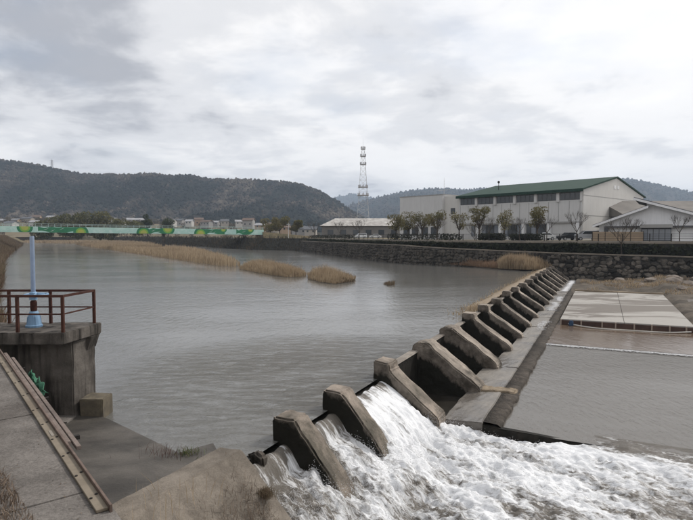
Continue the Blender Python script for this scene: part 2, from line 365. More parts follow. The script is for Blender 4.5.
# blades, leaves: colour by a per-blade random attribute
def blade(name, cols, tr=0.25):
    m, t, b = newmat(name); q = NT(t); n = len(cols)
    c = q.ramp(q.attr('rnd'), [(i / (n - 1), cc) for i, cc in enumerate(cols)])
    q.l(c, b.inputs['Base Color']); b.inputs['Roughness'].default_value = 0.8; b.inputs['Specular IOR Level'].default_value = 0.2
    tn = q.n('ShaderNodeBsdfTranslucent'); q.l(c, tn.inputs[0])
    mx_ = q.n('ShaderNodeMixShader'); mx_.inputs[0].default_value = tr
    q.l(b.outputs[0], mx_.inputs[1]); q.l(tn.outputs[0], mx_.inputs[2]); q.l(mx_.outputs[0], t.nodes['Material Output'].inputs[0]); return m
M['reed'] = blade('dry_reed', [(0.15, 0.11, 0.072), (0.31, 0.235, 0.155), (0.42, 0.33, 0.225), (0.26, 0.195, 0.13)])
M['reedred'] = blade('dry_reed_russet', [(0.18, 0.115, 0.078), (0.29, 0.195, 0.13), (0.22, 0.15, 0.10)])
M['scrub'] = blade('winter_scrub', [(0.09, 0.065, 0.048), (0.18, 0.125, 0.09), (0.11, 0.09, 0.055), (0.21, 0.155, 0.11)])
M['deadgrass'] = blade('dead_grass', [(0.09, 0.066, 0.05), (0.17, 0.13, 0.10), (0.25, 0.195, 0.15), (0.12, 0.09, 0.072)])
M['greenweed'] = blade('green_weed', [(0.05, 0.085, 0.025), (0.10, 0.14, 0.05), (0.13, 0.13, 0.06)])
M['twig'] = blade('purple_twig', [(0.08, 0.05, 0.045), (0.12, 0.075, 0.065)])
M['leaf'] = blade('pruned_leaf', [(0.07, 0.07, 0.03), (0.13, 0.118, 0.05), (0.17, 0.145, 0.065), (0.09, 0.08, 0.04)])
M['leafdark'] = blade('evergreen_leaf', [(0.025, 0.035, 0.016), (0.05, 0.062, 0.026), (0.075, 0.08, 0.035)])
M['bamboo'] = blade('bamboo_leaf', [(0.085, 0.088, 0.038), (0.13, 0.125, 0.055), (0.17, 0.15, 0.07)])
M['hedge'] = blade('hedge_leaf', [(0.02, 0.024, 0.014), (0.038, 0.04, 0.022)])
def forest(name, cols):
    m, t, b = newmat(name); q = NT(t); n = len(cols)
    c = q.ramp(q.attr('rnd'), [(i / (n - 1), cc) for i, cc in enumerate(cols)])
    c = q.mix(q.ramp(q.noise(q.pos(), 0.35, 4, 0.7), [(0.3, 0.0), (0.7, 0.45)]), c, (0.03, 0.028, 0.022))
    q.l(c, b.inputs['Base Color']); b.inputs['Roughness'].default_value = 1.0; b.inputs['Specular IOR Level'].default_value = 0.05
    q.l(q.bump(q.noise(q.pos(), 0.5, 5, 0.7), 2.0), b.inputs['Normal']); return m
M['forest'] = forest('winter_forest', [(0.010, 0.015, 0.012), (0.022, 0.027, 0.021), (0.052, 0.047, 0.039), (0.088, 0.074, 0.06), (0.18, 0.15, 0.115)])
M['forestfar'] = forest('far_forest', [(0.016, 0.024, 0.018), (0.028, 0.034, 0.025), (0.045, 0.042, 0.034), (0.06, 0.052, 0.042), (0.08, 0.068, 0.05)])

# ------------------------------------------------------------------ frames of reference
WA = R(25.5); WX = Vector((math.sin(WA), math.cos(WA))); WPp = Vector((math.cos(WA), -math.sin(WA))); WO = Vector((1.4, 19.0))
def W(s, p, z=0.0):                      # along the weir, downstream of it, up
    q = WO + WX * s + WPp * p; return (q.x, q.y, z)
def sheet(name, poly, z, mat, kind='structure', parent=None):
    vs = [Vector((x, y, z)) for x, y in poly]; tri = geometry.tessellate_polygon([vs])
    mb = MB(); mb.add(vs, [tuple(t) for t in tri]); o = mb.build(name, mat, parent)
    for pl in o.data.polygons:
        if pl.normal.z < 0: pl.flip()
    if kind: o['kind'] = kind
    return o
def offset_path(pts, d):
    out = []
    for i, q in enumerate(pts):
        a = Vector(pts[max(i - 1, 0)]); b = Vector(pts[min(i + 1, len(pts) - 1)]); t = (b - a).normalized()
        out.append((q[0] + t.y * d, q[1] - t.x * d))          # to the right of the direction of travel
    return out
def densify(pts, step):
    out = [tuple(pts[0])]
    for a, b in zip(pts, pts[1:]):
        a, b = Vector(a), Vector(b); n = max(1, int((b - a).length / step))
        for k in range(1, n + 1): out.append(tuple(a + (b - a) * k / n))
    return out
def smooth_path(pts, it=3):
    pts = [Vector(q) for q in pts]
    for _ in range(it):
        n = [pts[0]]
        for a, b in zip(pts, pts[1:]): n += [a * 0.75 + b * 0.25, a * 0.25 + b * 0.75]
        n.append(pts[-1]); pts = n
    return [tuple(q) for q in pts]
def strip(name, rails, mat, parent=None, kind=None, wob=0.0):
    """rails: list of (path, z or list of z); quads between consecutive rails"""
    V = []; n = len(rails[0][0])
    for pth, z in rails:
        for i, q in enumerate(pth):
            zz_ = z[i] if hasattr(z, '__len__') else z
            V.append((q[0] + wob * (hash2(q[0], q[1], 1.0) - .5), q[1] + wob * (hash2(q[0], q[1], 2.0) - .5), zz_ + wob * .6 * (hash2(q[0], q[1], 3.0) - .5)))
    F = []
    for r in range(len(rails) - 1):
        for i in range(n - 1): F.append((r * n + i, r * n + i + 1, (r + 1) * n + i + 1, (r + 1) * n + i))
    o = np_mesh(name, V, F, mat, parent)
    if kind: o['kind'] = kind
    return o
GZ = 4.2                                   # level of the flood plain

# ------------------------------------------------------------------ terrain and river
# right bank wall foot, walking upstream (right of the path = away from the river)
RB = smooth_path([W(66.0, 120)[:2], W(66.2, 60)[:2], W(66.5, 18)[:2], W(66.3, 4)[:2], (25.5, 82.5), (9.56, 96.4), (-1.5, 132), (-15.5, 180)], 2)
RB = densify(RB, 3.0)
RBlen = [0.0]
for a, b in zip(RB, RB[1:]): RBlen.append(RBlen[-1] + (Vector(a) - Vector(b)).length)
def rb_top(q): return 2.1 + 1.15 * float(np.clip((q[1] - 71) / 30, 0, 1))
RT = offset_path(RB, 0.7); RT2 = offset_path(RB, 3.0); RT3 = offset_path(RB, 3.5)
RUP = [(-15.5, 180), (-20, 186), (-34.5, 196), (-52, 225), (-115, 330), (-190, 440)]        # bank beyond the wall
LB = smooth_path([(-10.4, 18.5), (-17.5, 26), (-28.2, 42), (-35.8, 55), (-44.6, 69), (-67, 104), (-119, 193), (-215, 360), (-262, 440)], 2)
LBt = offset_path(LB, -7.0)
gp = [(-7000, -2500), (900, -2500), (900, -560), (60, -52), (4, -1.5), (-3.0, 2.2), (-9.0, 8.6), (-13.5, 14.0), (-15.5, 18.0)] + LBt[1:] + [(-262, 462), (-215, 462)] \
     + offset_path(RUP, 5.0)[::-1] + RT3[::-1] + [(900, -260), (7000, -260), (7000, 7000), (-7000, 7000)]
ground = sheet('ground', gp, GZ, M['ground'])
strip('left_bank', [(LB, -0.6), (offset_path(LB, -1.2), 0.5), (offset_path(LB, -4.0), 2.6), (LBt, GZ)], M['bankgrass'], kind='structure', wob=0.5)
fbk = [LBt[-1], (-262, 462), (-215, 462), offset_path(RUP, 5.0)[-1]]
strip('far_bank', [(offset_path(fbk, -6.0), -1.0), (fbk, GZ)], M['bankgrass'], kind='structure')
rup2 = densify(RUP, 6)
strip('upstream_bank', [(rup2, -0.6), (offset_path(rup2, 2.0), 1.0), (offset_path(rup2, 5.2), GZ)], M['tier'], kind='structure', wob=0.4)
sheet('river_bed', [(-700, 900), (-30, 16), W(-14, -6)[:2], W(-14, 30)[:2], (0, -2), (60, -60), (900, -600), (900, 200), (60, 100), (10, 130), (0, 250)], -2.4, M['bed'])
# upper pool
up_poly = [W(-12.0, -0.15)[:2], W(68.5, -0.15)[:2], W(70, -2)[:2], (11, 99), (0, 133), (-14, 181), (-33, 197), (-50, 226), (-113, 331), (-190, 446), (-262, 446), (-220, 360), (-125, 193), (-73, 104), (-50, 69), (-41, 55), (-33, 42), (-20, 26), (-12, 18), (-10, 12), (-6.3, 9.0)]
wo = sheet('river_water', up_poly, 0.0, M['water'])
# lower pool, shallow strip and muddy floor downstream
sheet('lower_pool', [W(0.45, 3.6)[:2], W(16.35, 3.6)[:2], W(16.35, 60)[:2], W(0.45, 60)[:2]], -1.47, M['water_low'])
sheet('shallow_water', [W(16.36, 3.6)[:2], W(26, 3.6)[:2], W(26, 60)[:2], W(16.36, 60)[:2]], -1.40, M['water_shallow'])

def grid_mesh(s0, s1, p0, p1, ds, dp, zf):
    s = np.arange(s0, s1 + ds * .5, ds); p = np.arange(p0, p1 + dp * .5, dp); SS, PP = np.meshgrid(s, p, indexing='ij')
    Z = zf(SS, PP); X = WO.x + WX.x * SS + WPp.x * PP; Y = WO.y + WX.y * SS + WPp.y * PP
    V = np.stack([X, Y, Z], -1).reshape(-1, 3); n, m_ = SS.shape
    i = np.arange(n - 1)[:, None] * m_ + np.arange(m_ - 1)[None]; i = i.ravel()
    return SS, PP, Z, V, np.stack([i, i + m_, i + m_ + 1, i + 1], -1)
def mudz(s, p):
    n = fbm(s * .22, p * .22, 4, 3.0); z = -1.55 + 0.5 * sstep(45, 52, s) * sstep(.3, .62, n) + 0.26 * (fbm(s * 1.1, p * 1.1, 4, 8.0) - .2)
    z = z + 0.9 * sstep(60, 66, s) * sstep(8, 13, p) * fbm(s * .5, p * .5, 3, 5.) + 0.42 * sstep(12.3, 13.2, p) * sstep(26, 30, s)
    return z
_, _, _, V, F = grid_mesh(24.3, 68, 3.6, 60, 0.45, 0.45, mudz)
o = np_mesh('river_floor', V, F, M['mud'], smooth=True); o['kind'] = 'structure'

# white water below the open bays
PIERS = [-6.45, -3.85, 0.0]
def foamz(s, p):
    bayw = sstep(-3.4, -3.0, s)                                     # the wide bay runs down a long chute
    run = 0.62 + 1.5 * bayw
    lip = -0.02 - 0.05 * np.sin(s * 5.0) ** 2
    t = np.clip((p - 0.05) / run, 0, 1); fall = t ** (1.7 - 0.5 * bayw)
    base = -1.60 - 0.04 * np.maximum(p - 1.6, 0)
    base = base + (-1.465 - base) * sstep(-1.8, 0.1, s) * sstep(4.0, 6.8, p) - .35 * sstep(.3, .42, s) * (1 - sstep(5.5, 6.8, p))
    z = lip + (base - lip) * fall
    zn = lip + (-.52 - lip) * np.clip((p - .05) / .4, 0, 1) ** 1.5 + (base + .52) * np.clip((p - .45) / 2.5, 0, 1)
    z = z * bayw + zn * (1 - bayw)
    chop = sstep(0.45, 1.6 - .7 * (1 - bayw), p)
    n1 = fbm(s * 1.5 + 0.4 * p, p * 0.9, 4, 11.0, .55) - .5; n2 = fbm(s * 4.2, p * 2.6, 4, 4.0, .6) - .5
    n3 = fbm(s * 12 + p, p * 6.5, 3, 14.0, .6) - .5
    ridg = 1 - np.abs(2 * fbm(s * 1.1 + .3 * p, p * .7, 3, 21.0) - 1)
    dec = np.clip(1.1 - 0.05 * p, .45, 1) * (1 - .55 * sstep(-.7, .3, s) * sstep(4, 6.5, p)) * (1 - .9 * sstep(.5, 1.3, s))
    z = z + chop * dec * (n1 * .46 + n2 * .27 + n3 * .20 + (ridg - .6) * .22) + (1 - chop) * .04 * n2
    return z - 1.5 * sstep(.25, .34, s) * (1 - sstep(2.6, 2.9, p))
SS, PP, Z, V, F = grid_mesh(-13.0, 1.32, 0.0, 17.0, 0.045, 0.05, foamz)
str_ = fbm(SS * 2.2 + .5 * PP, PP * .8, 5, 31.0, .6)
core = np.exp(-((SS + 1.6) / 3.6) ** 2) * np.exp(-np.maximum(PP - 3, 0) / 11)
foam = 0.31 + 0.33 * core + 0.85 * (str_ - .5) + 0.42 * (Z - foamz(SS * 0 - 1.0, PP * 0 + 30) - 0.55 * 0 + -1.30 + 1.30) * 0
h_rel = Z - (-1.62 - 0.045 * np.maximum(PP - 1.6, 0))
foam += 0.40 * np.clip(h_rel, -.3, .35) * sstep(1.2, 2.0, PP)
foam -= 0.16 * sstep(5, 13, PP)
foam -= 0.34 * sstep(-.6, 1.0, SS) * sstep(5, 8, PP)
bw_ = sstep(-3.4, -3.0, SS); sheetf = 1 - sstep(.25 + .25 * bw_, .6 + .6 * bw_, PP)
foam = foam * (1 - sheetf) + sheetf * (0.22 + .30 * sstep(.1, .6, PP) + .75 * (fbm(SS * 9, PP * .7, 4, 6.0) - .5) + .22 * sstep(-3.3, -2.9, SS))
o = np_mesh('white_water', V, F, M['foam'], smooth=True, attrs={'foam': foam.ravel(), 'fs': SS.ravel(), 'fp': PP.ravel()}); o['kind'] = 'structure'
# ragged foam crests thrown up where the fall lands
def droplets(name, n, f, flat=1.0):
    base = np.array([(1, 0, -.4), (-.5, .87, -.4), (-.5, -.87, -.4), (0, 0, 1.0)]); C, r = f(n)
    A = rng.uniform(0, 6.28, n); ca, sa = np.cos(A), np.sin(A)
    B = base[None] * np.array([1, 1, flat]) * r[:, None, None]
    X = B[..., 0] * ca[:, None] - B[..., 1] * sa[:, None]; Y = B[..., 0] * sa[:, None] + B[..., 1] * ca[:, None]
    V = np.stack([X, Y, B[..., 2]], -1) + C[:, None]
    F = np.array([(0, 1, 2), (0, 3, 1), (1, 3, 2), (2, 3, 0)])[None] + (np.arange(n) * 4)[:, None, None]
    return np_mesh(name, V.reshape(-1, 3), F.reshape(-1, 3), M['foamfleck'])
def spray(n):
    s = rng.uniform(-8.8, 0.2, n); p = 0.8 + np.abs(rng.normal(0, 1.6, n)); p = np.where(s > -3.2, p + .9, p)
    z = foamz(s, p) + np.abs(rng.normal(0, .13, n)) * np.exp(-np.maximum(p - 2, 0) / 4)
    q = np.stack([WO.x + WX.x * s + WPp.x * p, WO.y + WX.y * s + WPp.y * p, z], -1)
    return q, rng.uniform(.003, .012, n)
o = droplets('spray', 18000, spray); tag(o, 'white spray thrown up below the spillway', 'spray', kind='stuff')
def fleck(n):
    k = n // 2
    s1 = 20 + 45 * rng.uniform(0, 1, k) ** .8; p1 = 3.05 + rng.normal(0, .16, k) + .35 * (vnoise(s1 * .5, s1 * 0, 3.) - .5); z1 = -1.235 + s1 * 0
    m_ = vnoise(s1 * .35, s1 * 0 + 4, 9.) > .38; s1 = np.where(m_, s1, rng.uniform(48, 64, k))
    s2 = rng.normal(16.30, .17, n - k) + 0.14 * np.sin(np.arange(n - k)); p2 = rng.uniform(3.9, 22, n - k); z2 = -1.42 + 0 * s2
    s = np.r_[s1, s2]; p = np.r_[p1, p2]; z = np.r_[z1, z2]
    q = np.stack([WO.x + WX.x * s + WPp.x * p, WO.y + WX.y * s + WPp.y * p, z], -1)
    return q, rng.uniform(.012, .042, n)
o = droplets('foam', 22000, fleck, .3); tag(o, 'white foam along the apron kerb and the low sill', 'foam', kind='stuff')

# ------------------------------------------------------------------ the weir
weir = thing('weir', 'long diagonal concrete weir with a row of sloping buttress piers', 'weir', W(0, 0, -1.3))
pier_s = PIERS + [4.54, 8.75, 13.05, 17.3, 21.75, 26.4, 31.0, 35.6, 40.2, 44.8, 49.3, 53.8, 58.2, 62.5, 66.6]
mb = MB()
mb.prism([(-.60, -2.3), (-.60, -.4), (-.42, .11), (-.16, .11), (-.12, -1.9), (-.12, -2.3)], 0.0, 68.5, lambda i, j, k: W(k, i, j))
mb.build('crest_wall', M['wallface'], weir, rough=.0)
mb = MB(); mb.prism([(-.44, .105), (-.44, .14), (-.14, .165), (-.10, .10)], 0.34, 68.4, lambda i, j, k: W(k, i, j)); mb.build('crest_cap', M['conc_pale'], weir)
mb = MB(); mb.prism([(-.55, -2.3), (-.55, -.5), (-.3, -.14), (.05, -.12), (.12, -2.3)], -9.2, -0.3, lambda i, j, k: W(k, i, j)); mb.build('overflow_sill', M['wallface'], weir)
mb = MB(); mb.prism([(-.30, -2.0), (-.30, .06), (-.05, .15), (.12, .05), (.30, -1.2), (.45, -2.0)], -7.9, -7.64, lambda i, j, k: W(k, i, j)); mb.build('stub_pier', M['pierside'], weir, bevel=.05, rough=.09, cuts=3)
for k, s in enumerate(pier_s):
    rr = random.Random(k); th = 0.34 if k < 2 else rr.uniform(.38, .44)
    if k in (3, 4):      # the two worn piers without a cap
        prof = [(-.35, -2.0), (-.38, .38), (-.1, .52), (.3, .50), (.55, .30), (2.38, -1.02), (2.5, -1.18), (2.52, -2.0)]; th = .52
    elif k < 2:
        prof = [(-.34, -2.3), (-.34, .52), (-.28, .60), (.30, .58), (.42, .42), (1.32, -.62), (1.44, -.84), (1.9, -1.42), (1.95, -2.3)]
    else:
        ch = rr.uniform(-.07, .05); cp_ = rr.uniform(-.06, .08); prof = [(-.32, -2.0), (-.32, .60 + ch), (.34 + cp_, .59 + ch + rr.uniform(-.05, .02)), (.37 + cp_, .25 + rr.uniform(-.08, .08)), ((1.98 if k == 2 else 2.3) + rr.uniform(-.06, .1), -1.08), ((2.06 if k == 2 else 2.42), -1.20), ((2.1 if k == 2 else 2.45), -2.0)]
    mb = MB(); mb.prism(prof, s - th, s + th, lambda i, j, q_: W(q_, i, j))
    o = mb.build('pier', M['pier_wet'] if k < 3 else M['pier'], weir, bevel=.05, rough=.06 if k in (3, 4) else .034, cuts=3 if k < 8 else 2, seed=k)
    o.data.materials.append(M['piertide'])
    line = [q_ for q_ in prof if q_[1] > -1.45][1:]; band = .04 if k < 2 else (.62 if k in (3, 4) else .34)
    slope_depth = [float(np.interp((v.co.x + OFF[o].x - WO.x) * WPp.x + (v.co.y + OFF[o].y - WO.y) * WPp.y, [q_[0] for q_ in line], [q_[1] for q_ in line])) - (v.co.z + OFF[o].z) for v in o.data.vertices]
    at_ = o.data.attributes.new('tide', 'FLOAT', 'POINT'); at_.data.foreach_set('value', [x_ - band + .5 for x_ in slope_depth])  # depth below the slope, drives the painted shade and stain
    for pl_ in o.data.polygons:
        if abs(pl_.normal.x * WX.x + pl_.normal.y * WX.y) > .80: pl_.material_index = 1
for k in range(2, len(pier_s) - 1):
    a, b_ = pier_s[k], pier_s[k + 1]
    mb = MB(); mb.prism([(-.11, -2.0), (-.11, -1.62), (1.85, -1.58), (1.85, -2.0)], a + .2, b_ - .2, lambda i, j, q_: W(q_, i, j))
    mb.build('bay_floor', M['baywet'], weir)
    tp = (1.75 if k < 4 else 2.05) + .16 * random.Random(k).uniform(-1, 1)
    mb = MB(); mb.prism([(tp, -2.0), (tp + .05, -1.36), (3.32, -1.26), (3.34, -2.0)], a + (.36 if k == 2 else .02), b_ - .02, lambda i, j, q_: W(q_, i, j))
    mb.build('apron_slab', M['apron'], weir, bevel=.03, rough=.03, cuts=3, seed=k)
mb = MB(); n = 140; ks = np.linspace(.55, 68, n)
for a, b_ in zip(ks, ks[1:]):
    pass
kv = []; kf = []
for i, s in enumerate(np.linspace(.5, 68, 480)):
    j = (vnoise(s * 1.7, 0., 5.) - .5) * .1; j2 = (vnoise(s * 2.3, 7., 6.) - .5) * .14
    kv += [W(s, 3.345, -1.9), W(s, 3.35, -1.268 + j * .15), W(s, 3.84 + j * .8, -1.30 + j2 * .35), W(s, 3.93 + j2 * .8, -1.37 + j * .4), W(s, 3.96 + j2, -1.9)]
for i in range(479):
    for q in range(4): kf.append((i * 5 + q, i * 5 + q + 1, i * 5 + q + 6, i * 5 + q + 5))
o = np_mesh('apron_kerb', kv, kf, M['kerb'], weir)
for s, wd in ((4.6, .34),):
    mb = MB(); mb.prism([(2.25, -1.40), (2.4, -1.24), (3.3, -1.20), (3.8, -1.24), (3.93, -1.42)], s - wd, s + wd, lambda i, j, q_: W(q_, i, j)); mb.build('silt_rib', M['silt'], weir, bevel=.03, rough=.09, cuts=4, seed=s)
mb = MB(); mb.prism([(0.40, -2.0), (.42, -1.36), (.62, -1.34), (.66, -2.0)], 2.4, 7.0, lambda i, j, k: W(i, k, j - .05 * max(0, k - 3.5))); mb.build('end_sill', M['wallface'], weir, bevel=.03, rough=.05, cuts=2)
mb = MB(); mb.prism([(16.2, -2.0), (16.22, -1.46), (16.5, -1.42), (16.6, -2.0)], 4.0, 60, lambda i, j, k: W(i, k, j)); mb.build('cross_sill', M['kerb'], weir)
# silted bar with dry litter on the upstream lip
def barz(s, p):
    n = fbm(s * .35, p * .8, 4, 2.0); return -.32 + .62 * sstep(-1.9 - 1.2 * n, -.7, p) * sstep(14, 22, s) + .10 * fbm(s * 1.6, p * 1.6, 3, 6.0) * sstep(12, 20, s)
_, _, _, V, F = grid_mesh(13, 68, -3.4, -.36, .3, .19, barz)
o = np_mesh('silt_bar', V, F, M['silt'], smooth=True); o['kind'] = 'structure'

# ------------------------------------------------------------------ slab on the river floor, with its front boards
slab = thing('river_slab', 'flat pale concrete slab with damp patches beside the weir apron', 'slab', W(35, 8, -1.3))
mb = MB(); mb.prism([(4.17, -1.8), (4.17, -1.04), (12.43, -1.04), (12.43, -1.8)], 24.16, 45.98, lambda i, j, k: W(k, i, j)); mb.build('slab_base', M['conc_dark'], slab)
for pa, pb in ((4.15, 8.27), (8.295, 12.45)):
    for sa, sb in ((24.15, 29.4), (29.43, 34.9), (34.93, 40.4), (40.43, 46.0)):
        dz = random.uniform(-.012, .012); mb = MB(); mb.prism([(pa, -1.1), (pa, -1.0 + dz), (pb, -1.0 + dz), (pb, -1.1)], sa, sb, lambda i, j, k: W(k, i, j)); mb.build('slab_panel', M['slab'], slab, bevel=.01)
ps = [4.2, 5.55, 6.9, 7.75, 8.9, 9.95, 11.0, 11.95, 12.5]
for i, (a, b_) in enumerate(zip(ps, ps[1:])):
    mb = MB(); mb.box(a + .05, b_ - .03, 24.06, 24.14, -1.72, -1.08, lambda p, s, z: W(s, p, z)); mb.build('form_board', M['formboard'], slab)
for i, a in enumerate(ps):
    mb = MB(); mb.box(a - .05, a + .04, 23.98, 24.12, -1.75 - (.12 if i % 3 == 0 else 0), -1.02, lambda p, s, z: W(s, p, z)); mb.build('post', M['formpost'], slab)
mb = MB(); mb.box(4.15, 12.45, 46.0, 46.25, -1.6, -.86, lambda p, s, z: W(s, p, z)); mb.build('rear_kerb', M['silt'], slab, rough=.04, cuts=3)
mb = MB(); pts = [W(24.0 - .25 * math.sin(t * 9) - 1.0 * math.sin(min(t * 3.2, 3.14)) , 4.7 + 7.5 * t, -1.30 - .08 * math.sin(t * 3)) for t in np.linspace(0, 1, 26)]
mb.path(pts, .045, 6); tag(mb.build('hose', M['hose']), 'pale hose trailing in the water below the slab boards', 'hose')
mb = MB(); mb.box(-.16, .16, -.1, .1, 0, .42, lambda x, y, z: W(23.7 + y, 4.9 + x * (1 - .5 * z), -1.42 + z)); tag(mb.build('cloth_bundle', M['bluecloth'], None, bevel=.05, rough=.05, cuts=2), 'small dark blue bundle at the slab corner by the weir', 'bundle')
# second paving field to the right of the slab
mb = MB(); mb.prism([(13.0, -1.7), (13.1, -1.06), (40, -1.12), (40, -1.7)], 25, 43, lambda i, j, k: W(k, i + (k - 25) * .06, j)); o = mb.build('side_paving', M['conc_walk']); o['kind'] = 'structure'

# ------------------------------------------------------------------ stones
stone_protos = []
for k in range(8):
    bm = bmesh.new(); bmesh.ops.create_cube(bm, size=1.0); bmesh.ops.bevel(bm, geom=bm.edges[:], offset=.30, segments=1, affect='EDGES')
    rr = random.Random(50 + k)
    for v in bm.verts: v.co += Vector((rr.uniform(-.13, .13), rr.uniform(-.1, .1), rr.uniform(-.13, .13)))
    me = bpy.data.meshes.new('stone'); bm.to_mesh(me); bm.free(); stone_protos.append(me)
M['stone'] = mk('wall_stone', (0.075, 0.066, 0.056), (0.032, 0.029, 0.025), 1.3, 0.95, 0.03, 8, (0.19, 0.165, 0.14), 0.35, rand=0.8)
for me in stone_protos: me.materials.append(M['stone'])
swall = thing('stone_wall', 'dark rubble stone retaining wall along the far bank', 'wall', (25.5, 82.5, 0))
strip('backing', [(RB, -2.2), (RT, [rb_top(q) for q in RB])], M['mortar'], swall)
strip('coping', [(offset_path(RB, .55), [rb_top(q) - .02 for q in RB]), (offset_path(RB, .5), [rb_top(q) + .16 for q in RB]), (offset_path(RB, .95), [rb_top(q) + .17 for q in RB])], M['coping'], swall)
strip('terrace', [(offset_path(RB, .9), [rb_top(q) + .06 for q in RB]), (offset_path(RB, 3.1), [rb_top(q) + .12 for q in RB])], M['bankgrass'], swall)
near = []; farst = []
for i in range(len(RB) - 1):
    a, b_ = Vector(RB[i]), Vector(RB[i + 1]); L = (b_ - a).length; t = (b_ - a).normalized(); nrm = Vector((t.y, -t.x)); top = rb_top(RB[i])
    mid = (a + b_) / 2
    if mid.x > 75: continue
    z = -1.3; row = 0
    while z < top - .2:
        hgt = random.uniform(.50, .62); x = random.uniform(0, .3)
        while x < L:
            wd = random.uniform(.4, 1.15); zj = random.uniform(-.16, .16)
            f = (z + hgt / 2 + 2.2) / (top + 2.2)
            c = a + t * (x + wd / 2) + nrm * (.7 * f)
            hh = min(hgt, top - z)
            vis = (WO - c).dot(WPp)
            rec = (c, z + hh / 2 + zj * (z + hh < top - .15), wd * random.uniform(.9, 1.12), hh * random.uniform(.8, 1.35), math.atan2(t.y, t.x), random.randrange(8), random.uniform(-.45, .45))
            (near if (mid.x > 28 and mid.x < 53) else farst).append(rec); x += wd
        z += hgt
near.sort(key=lambda r: r[0].y); farst += near[300:]; near = near[:300]
for c, z, wd, hh, az, k, tl in near:
    o = bpy.data.objects.new('stone', stone_protos[k]); COL.objects.link(o); o.parent = swall
    o.location = Vector((c.x, c.y, z)) - OFF[swall]; o.rotation_euler = (0, tl, az); o.scale = (wd, .5, hh)
pv = [np.array([v.co[:] for v in me.vertices]) for me in stone_protos]; pf = [[tuple(p.vertices) for p in me.polygons] for me in stone_protos]
mb = MB()
for c, z, wd, hh, az, k, tl in farst:
    Q = pv[k] * np.array([wd, .5, hh]); ca, sa = math.cos(az), math.sin(az)
    mb.add([(c.x + q[0] * ca - q[1] * sa, c.y + q[0] * sa + q[1] * ca, z + q[2]) for q in Q], pf[k])
M['stone2'] = mk('wall_stone_far', (0.085, 0.075, 0.063), (0.028, 0.026, 0.023), 1.1, 0.95, 0.03, 8, (0.16, 0.14, 0.118), 0.4)
o = mb.build('stonework', M['stone2'], swall); o['kind'] = 'stuff'
# upper terrace wall and its fence
twall = thing('terrace_wall', 'dark upper terrace wall behind the stone wall, with pale coping', 'wall', (28, 85, 2))
strip('wall_face', [(offset_path(RB, 3.0), [rb_top(q) for q in RB]), (offset_path(RB, 3.15), GZ - .25)], M['tier'], twall)
strip('wall_coping', [(offset_path(RB, 2.95), GZ - .30), (offset_path(RB, 2.95), GZ + .02), (offset_path(RB, 3.6), GZ + .03)], M['coping'], twall)
tp_ = np.array(offset_path(RB, 2.7)); sel = np.where(tp_[:, 0] < 80)[0]; kk = rng.choice(sel[:-1], 9000); ff_ = rng.uniform(0, 1, 9000)[:, None]
ctr = tp_[kk] * (1 - ff_) + tp_[kk + 1] * ff_; zt = np.array([rb_top(q) for q in ctr]); hh_ = (GZ - .35 - zt) * rng.uniform(0, 1, 9000) * (.55 + .6 * fbm(ctr[:, 0] * .3, ctr[:, 1] * .3, 3, 4.))
P_ = np.stack([ctr[:, 0] + rng.normal(0, .18, 9000), ctr[:, 1] + rng.normal(0, .18, 9000), zt + .15 + hh_], -1); a_ = rng.normal(0, .16, (9000, 3)); b2 = rng.normal(0, .12, (9000, 3))
np_mesh_ivy = (np.stack([P_ - a_, P_ + b2, P_ + a_, P_ - b2], 1).reshape(-1, 3), np.arange(36000).reshape(-1, 4), np.repeat(rng.uniform(0, 1, 9000), 4))
o = np_mesh('ivy', np_mesh_ivy[0], np_mesh_ivy[1], M['hedge'], attrs={'rnd': np_mesh_ivy[2]}); tag(o, 'dark evergreen planting along the terrace above the stone wall', 'planting', kind='stuff')
fence = thing('bank_fence', 'dark metal post and rail fence along the top of the far bank', 'fence', (28, 86, GZ))
FP = densify(offset_path(RB, 3.35), 2.0); FP = [q for q in FP if q[0] < 78]
mb = MB(); mb.box(-.05, .05, -.05, .05, 0, 1.12); pm = mb.mesh('post'); pm.materials.append(M['darkiron'])
for q in FP[::1]:
    o = bpy.data.objects.new('post', pm); COL.objects.link(o); o.parent = fence; o.location = Vector((q[0], q[1], GZ + .02)) - OFF[fence]
for z in (.45, .78, 1.08):
    mb = MB()
    for a, b_ in zip(FP, FP[1:]): mb.tube((a[0], a[1], GZ + z), (b_[0], b_[1], GZ + z), .032, n=4)
    mb.build('rail', M['darkiron'], fence)
# boulders on the muddy floor
bl = [(58, 14.5, .9), (60, 17.5, 1.3), (57.5, 20, 1.1), (62, 12.5, .8), (55, 15.8, .7), (61, 22, 1.4), (53, 18.2, .8), (63, 8.8, .7), (50.5, 14.6, .55), (64, 15.2, 1.0), (56, 11.0, .5)]
BLAB = ['middle sized grey boulder on the mud bank behind the slab', 'large grey boulder near the foot of the stone wall', 'grey boulder on the mud toward the right edge, behind the slab', 'boulder close under the stone wall behind the slab corner',
        'low boulder just behind the rear right slab corner', 'largest boulder under the stone wall at the right edge', 'small boulder on the mud right of the slab', 'boulder at the wall foot behind the middle of the slab', 'small stone touching the rear right corner of the slab',
        'boulder against the stone wall to the right of the slab', 'small stone on the mud just behind the slab middle']
for i, (s, p, r) in enumerate(bl):
    bm = bmesh.new(); bmesh.ops.create_icosphere(bm, subdivisions=2, radius=r)
    from mathutils import noise as mn
    for v in bm.verts:
        v.co += mn.noise_vector(v.co * 1.1 / r + Vector((i * 5, 0, 0))) * r * .38; v.co.z *= .55
    me = bpy.data.meshes.new('boulder'); bm.to_mesh(me); bm.free()
    o = link_mesh('boulder', me, M['rock']); z = float(mudz(np.array([s * 1.0]), np.array([p * 1.0]))[0]); o.location = W(s, p, z + .1 * r)
    tag(o, BLAB[i], 'boulder', 'boulders on the river floor')

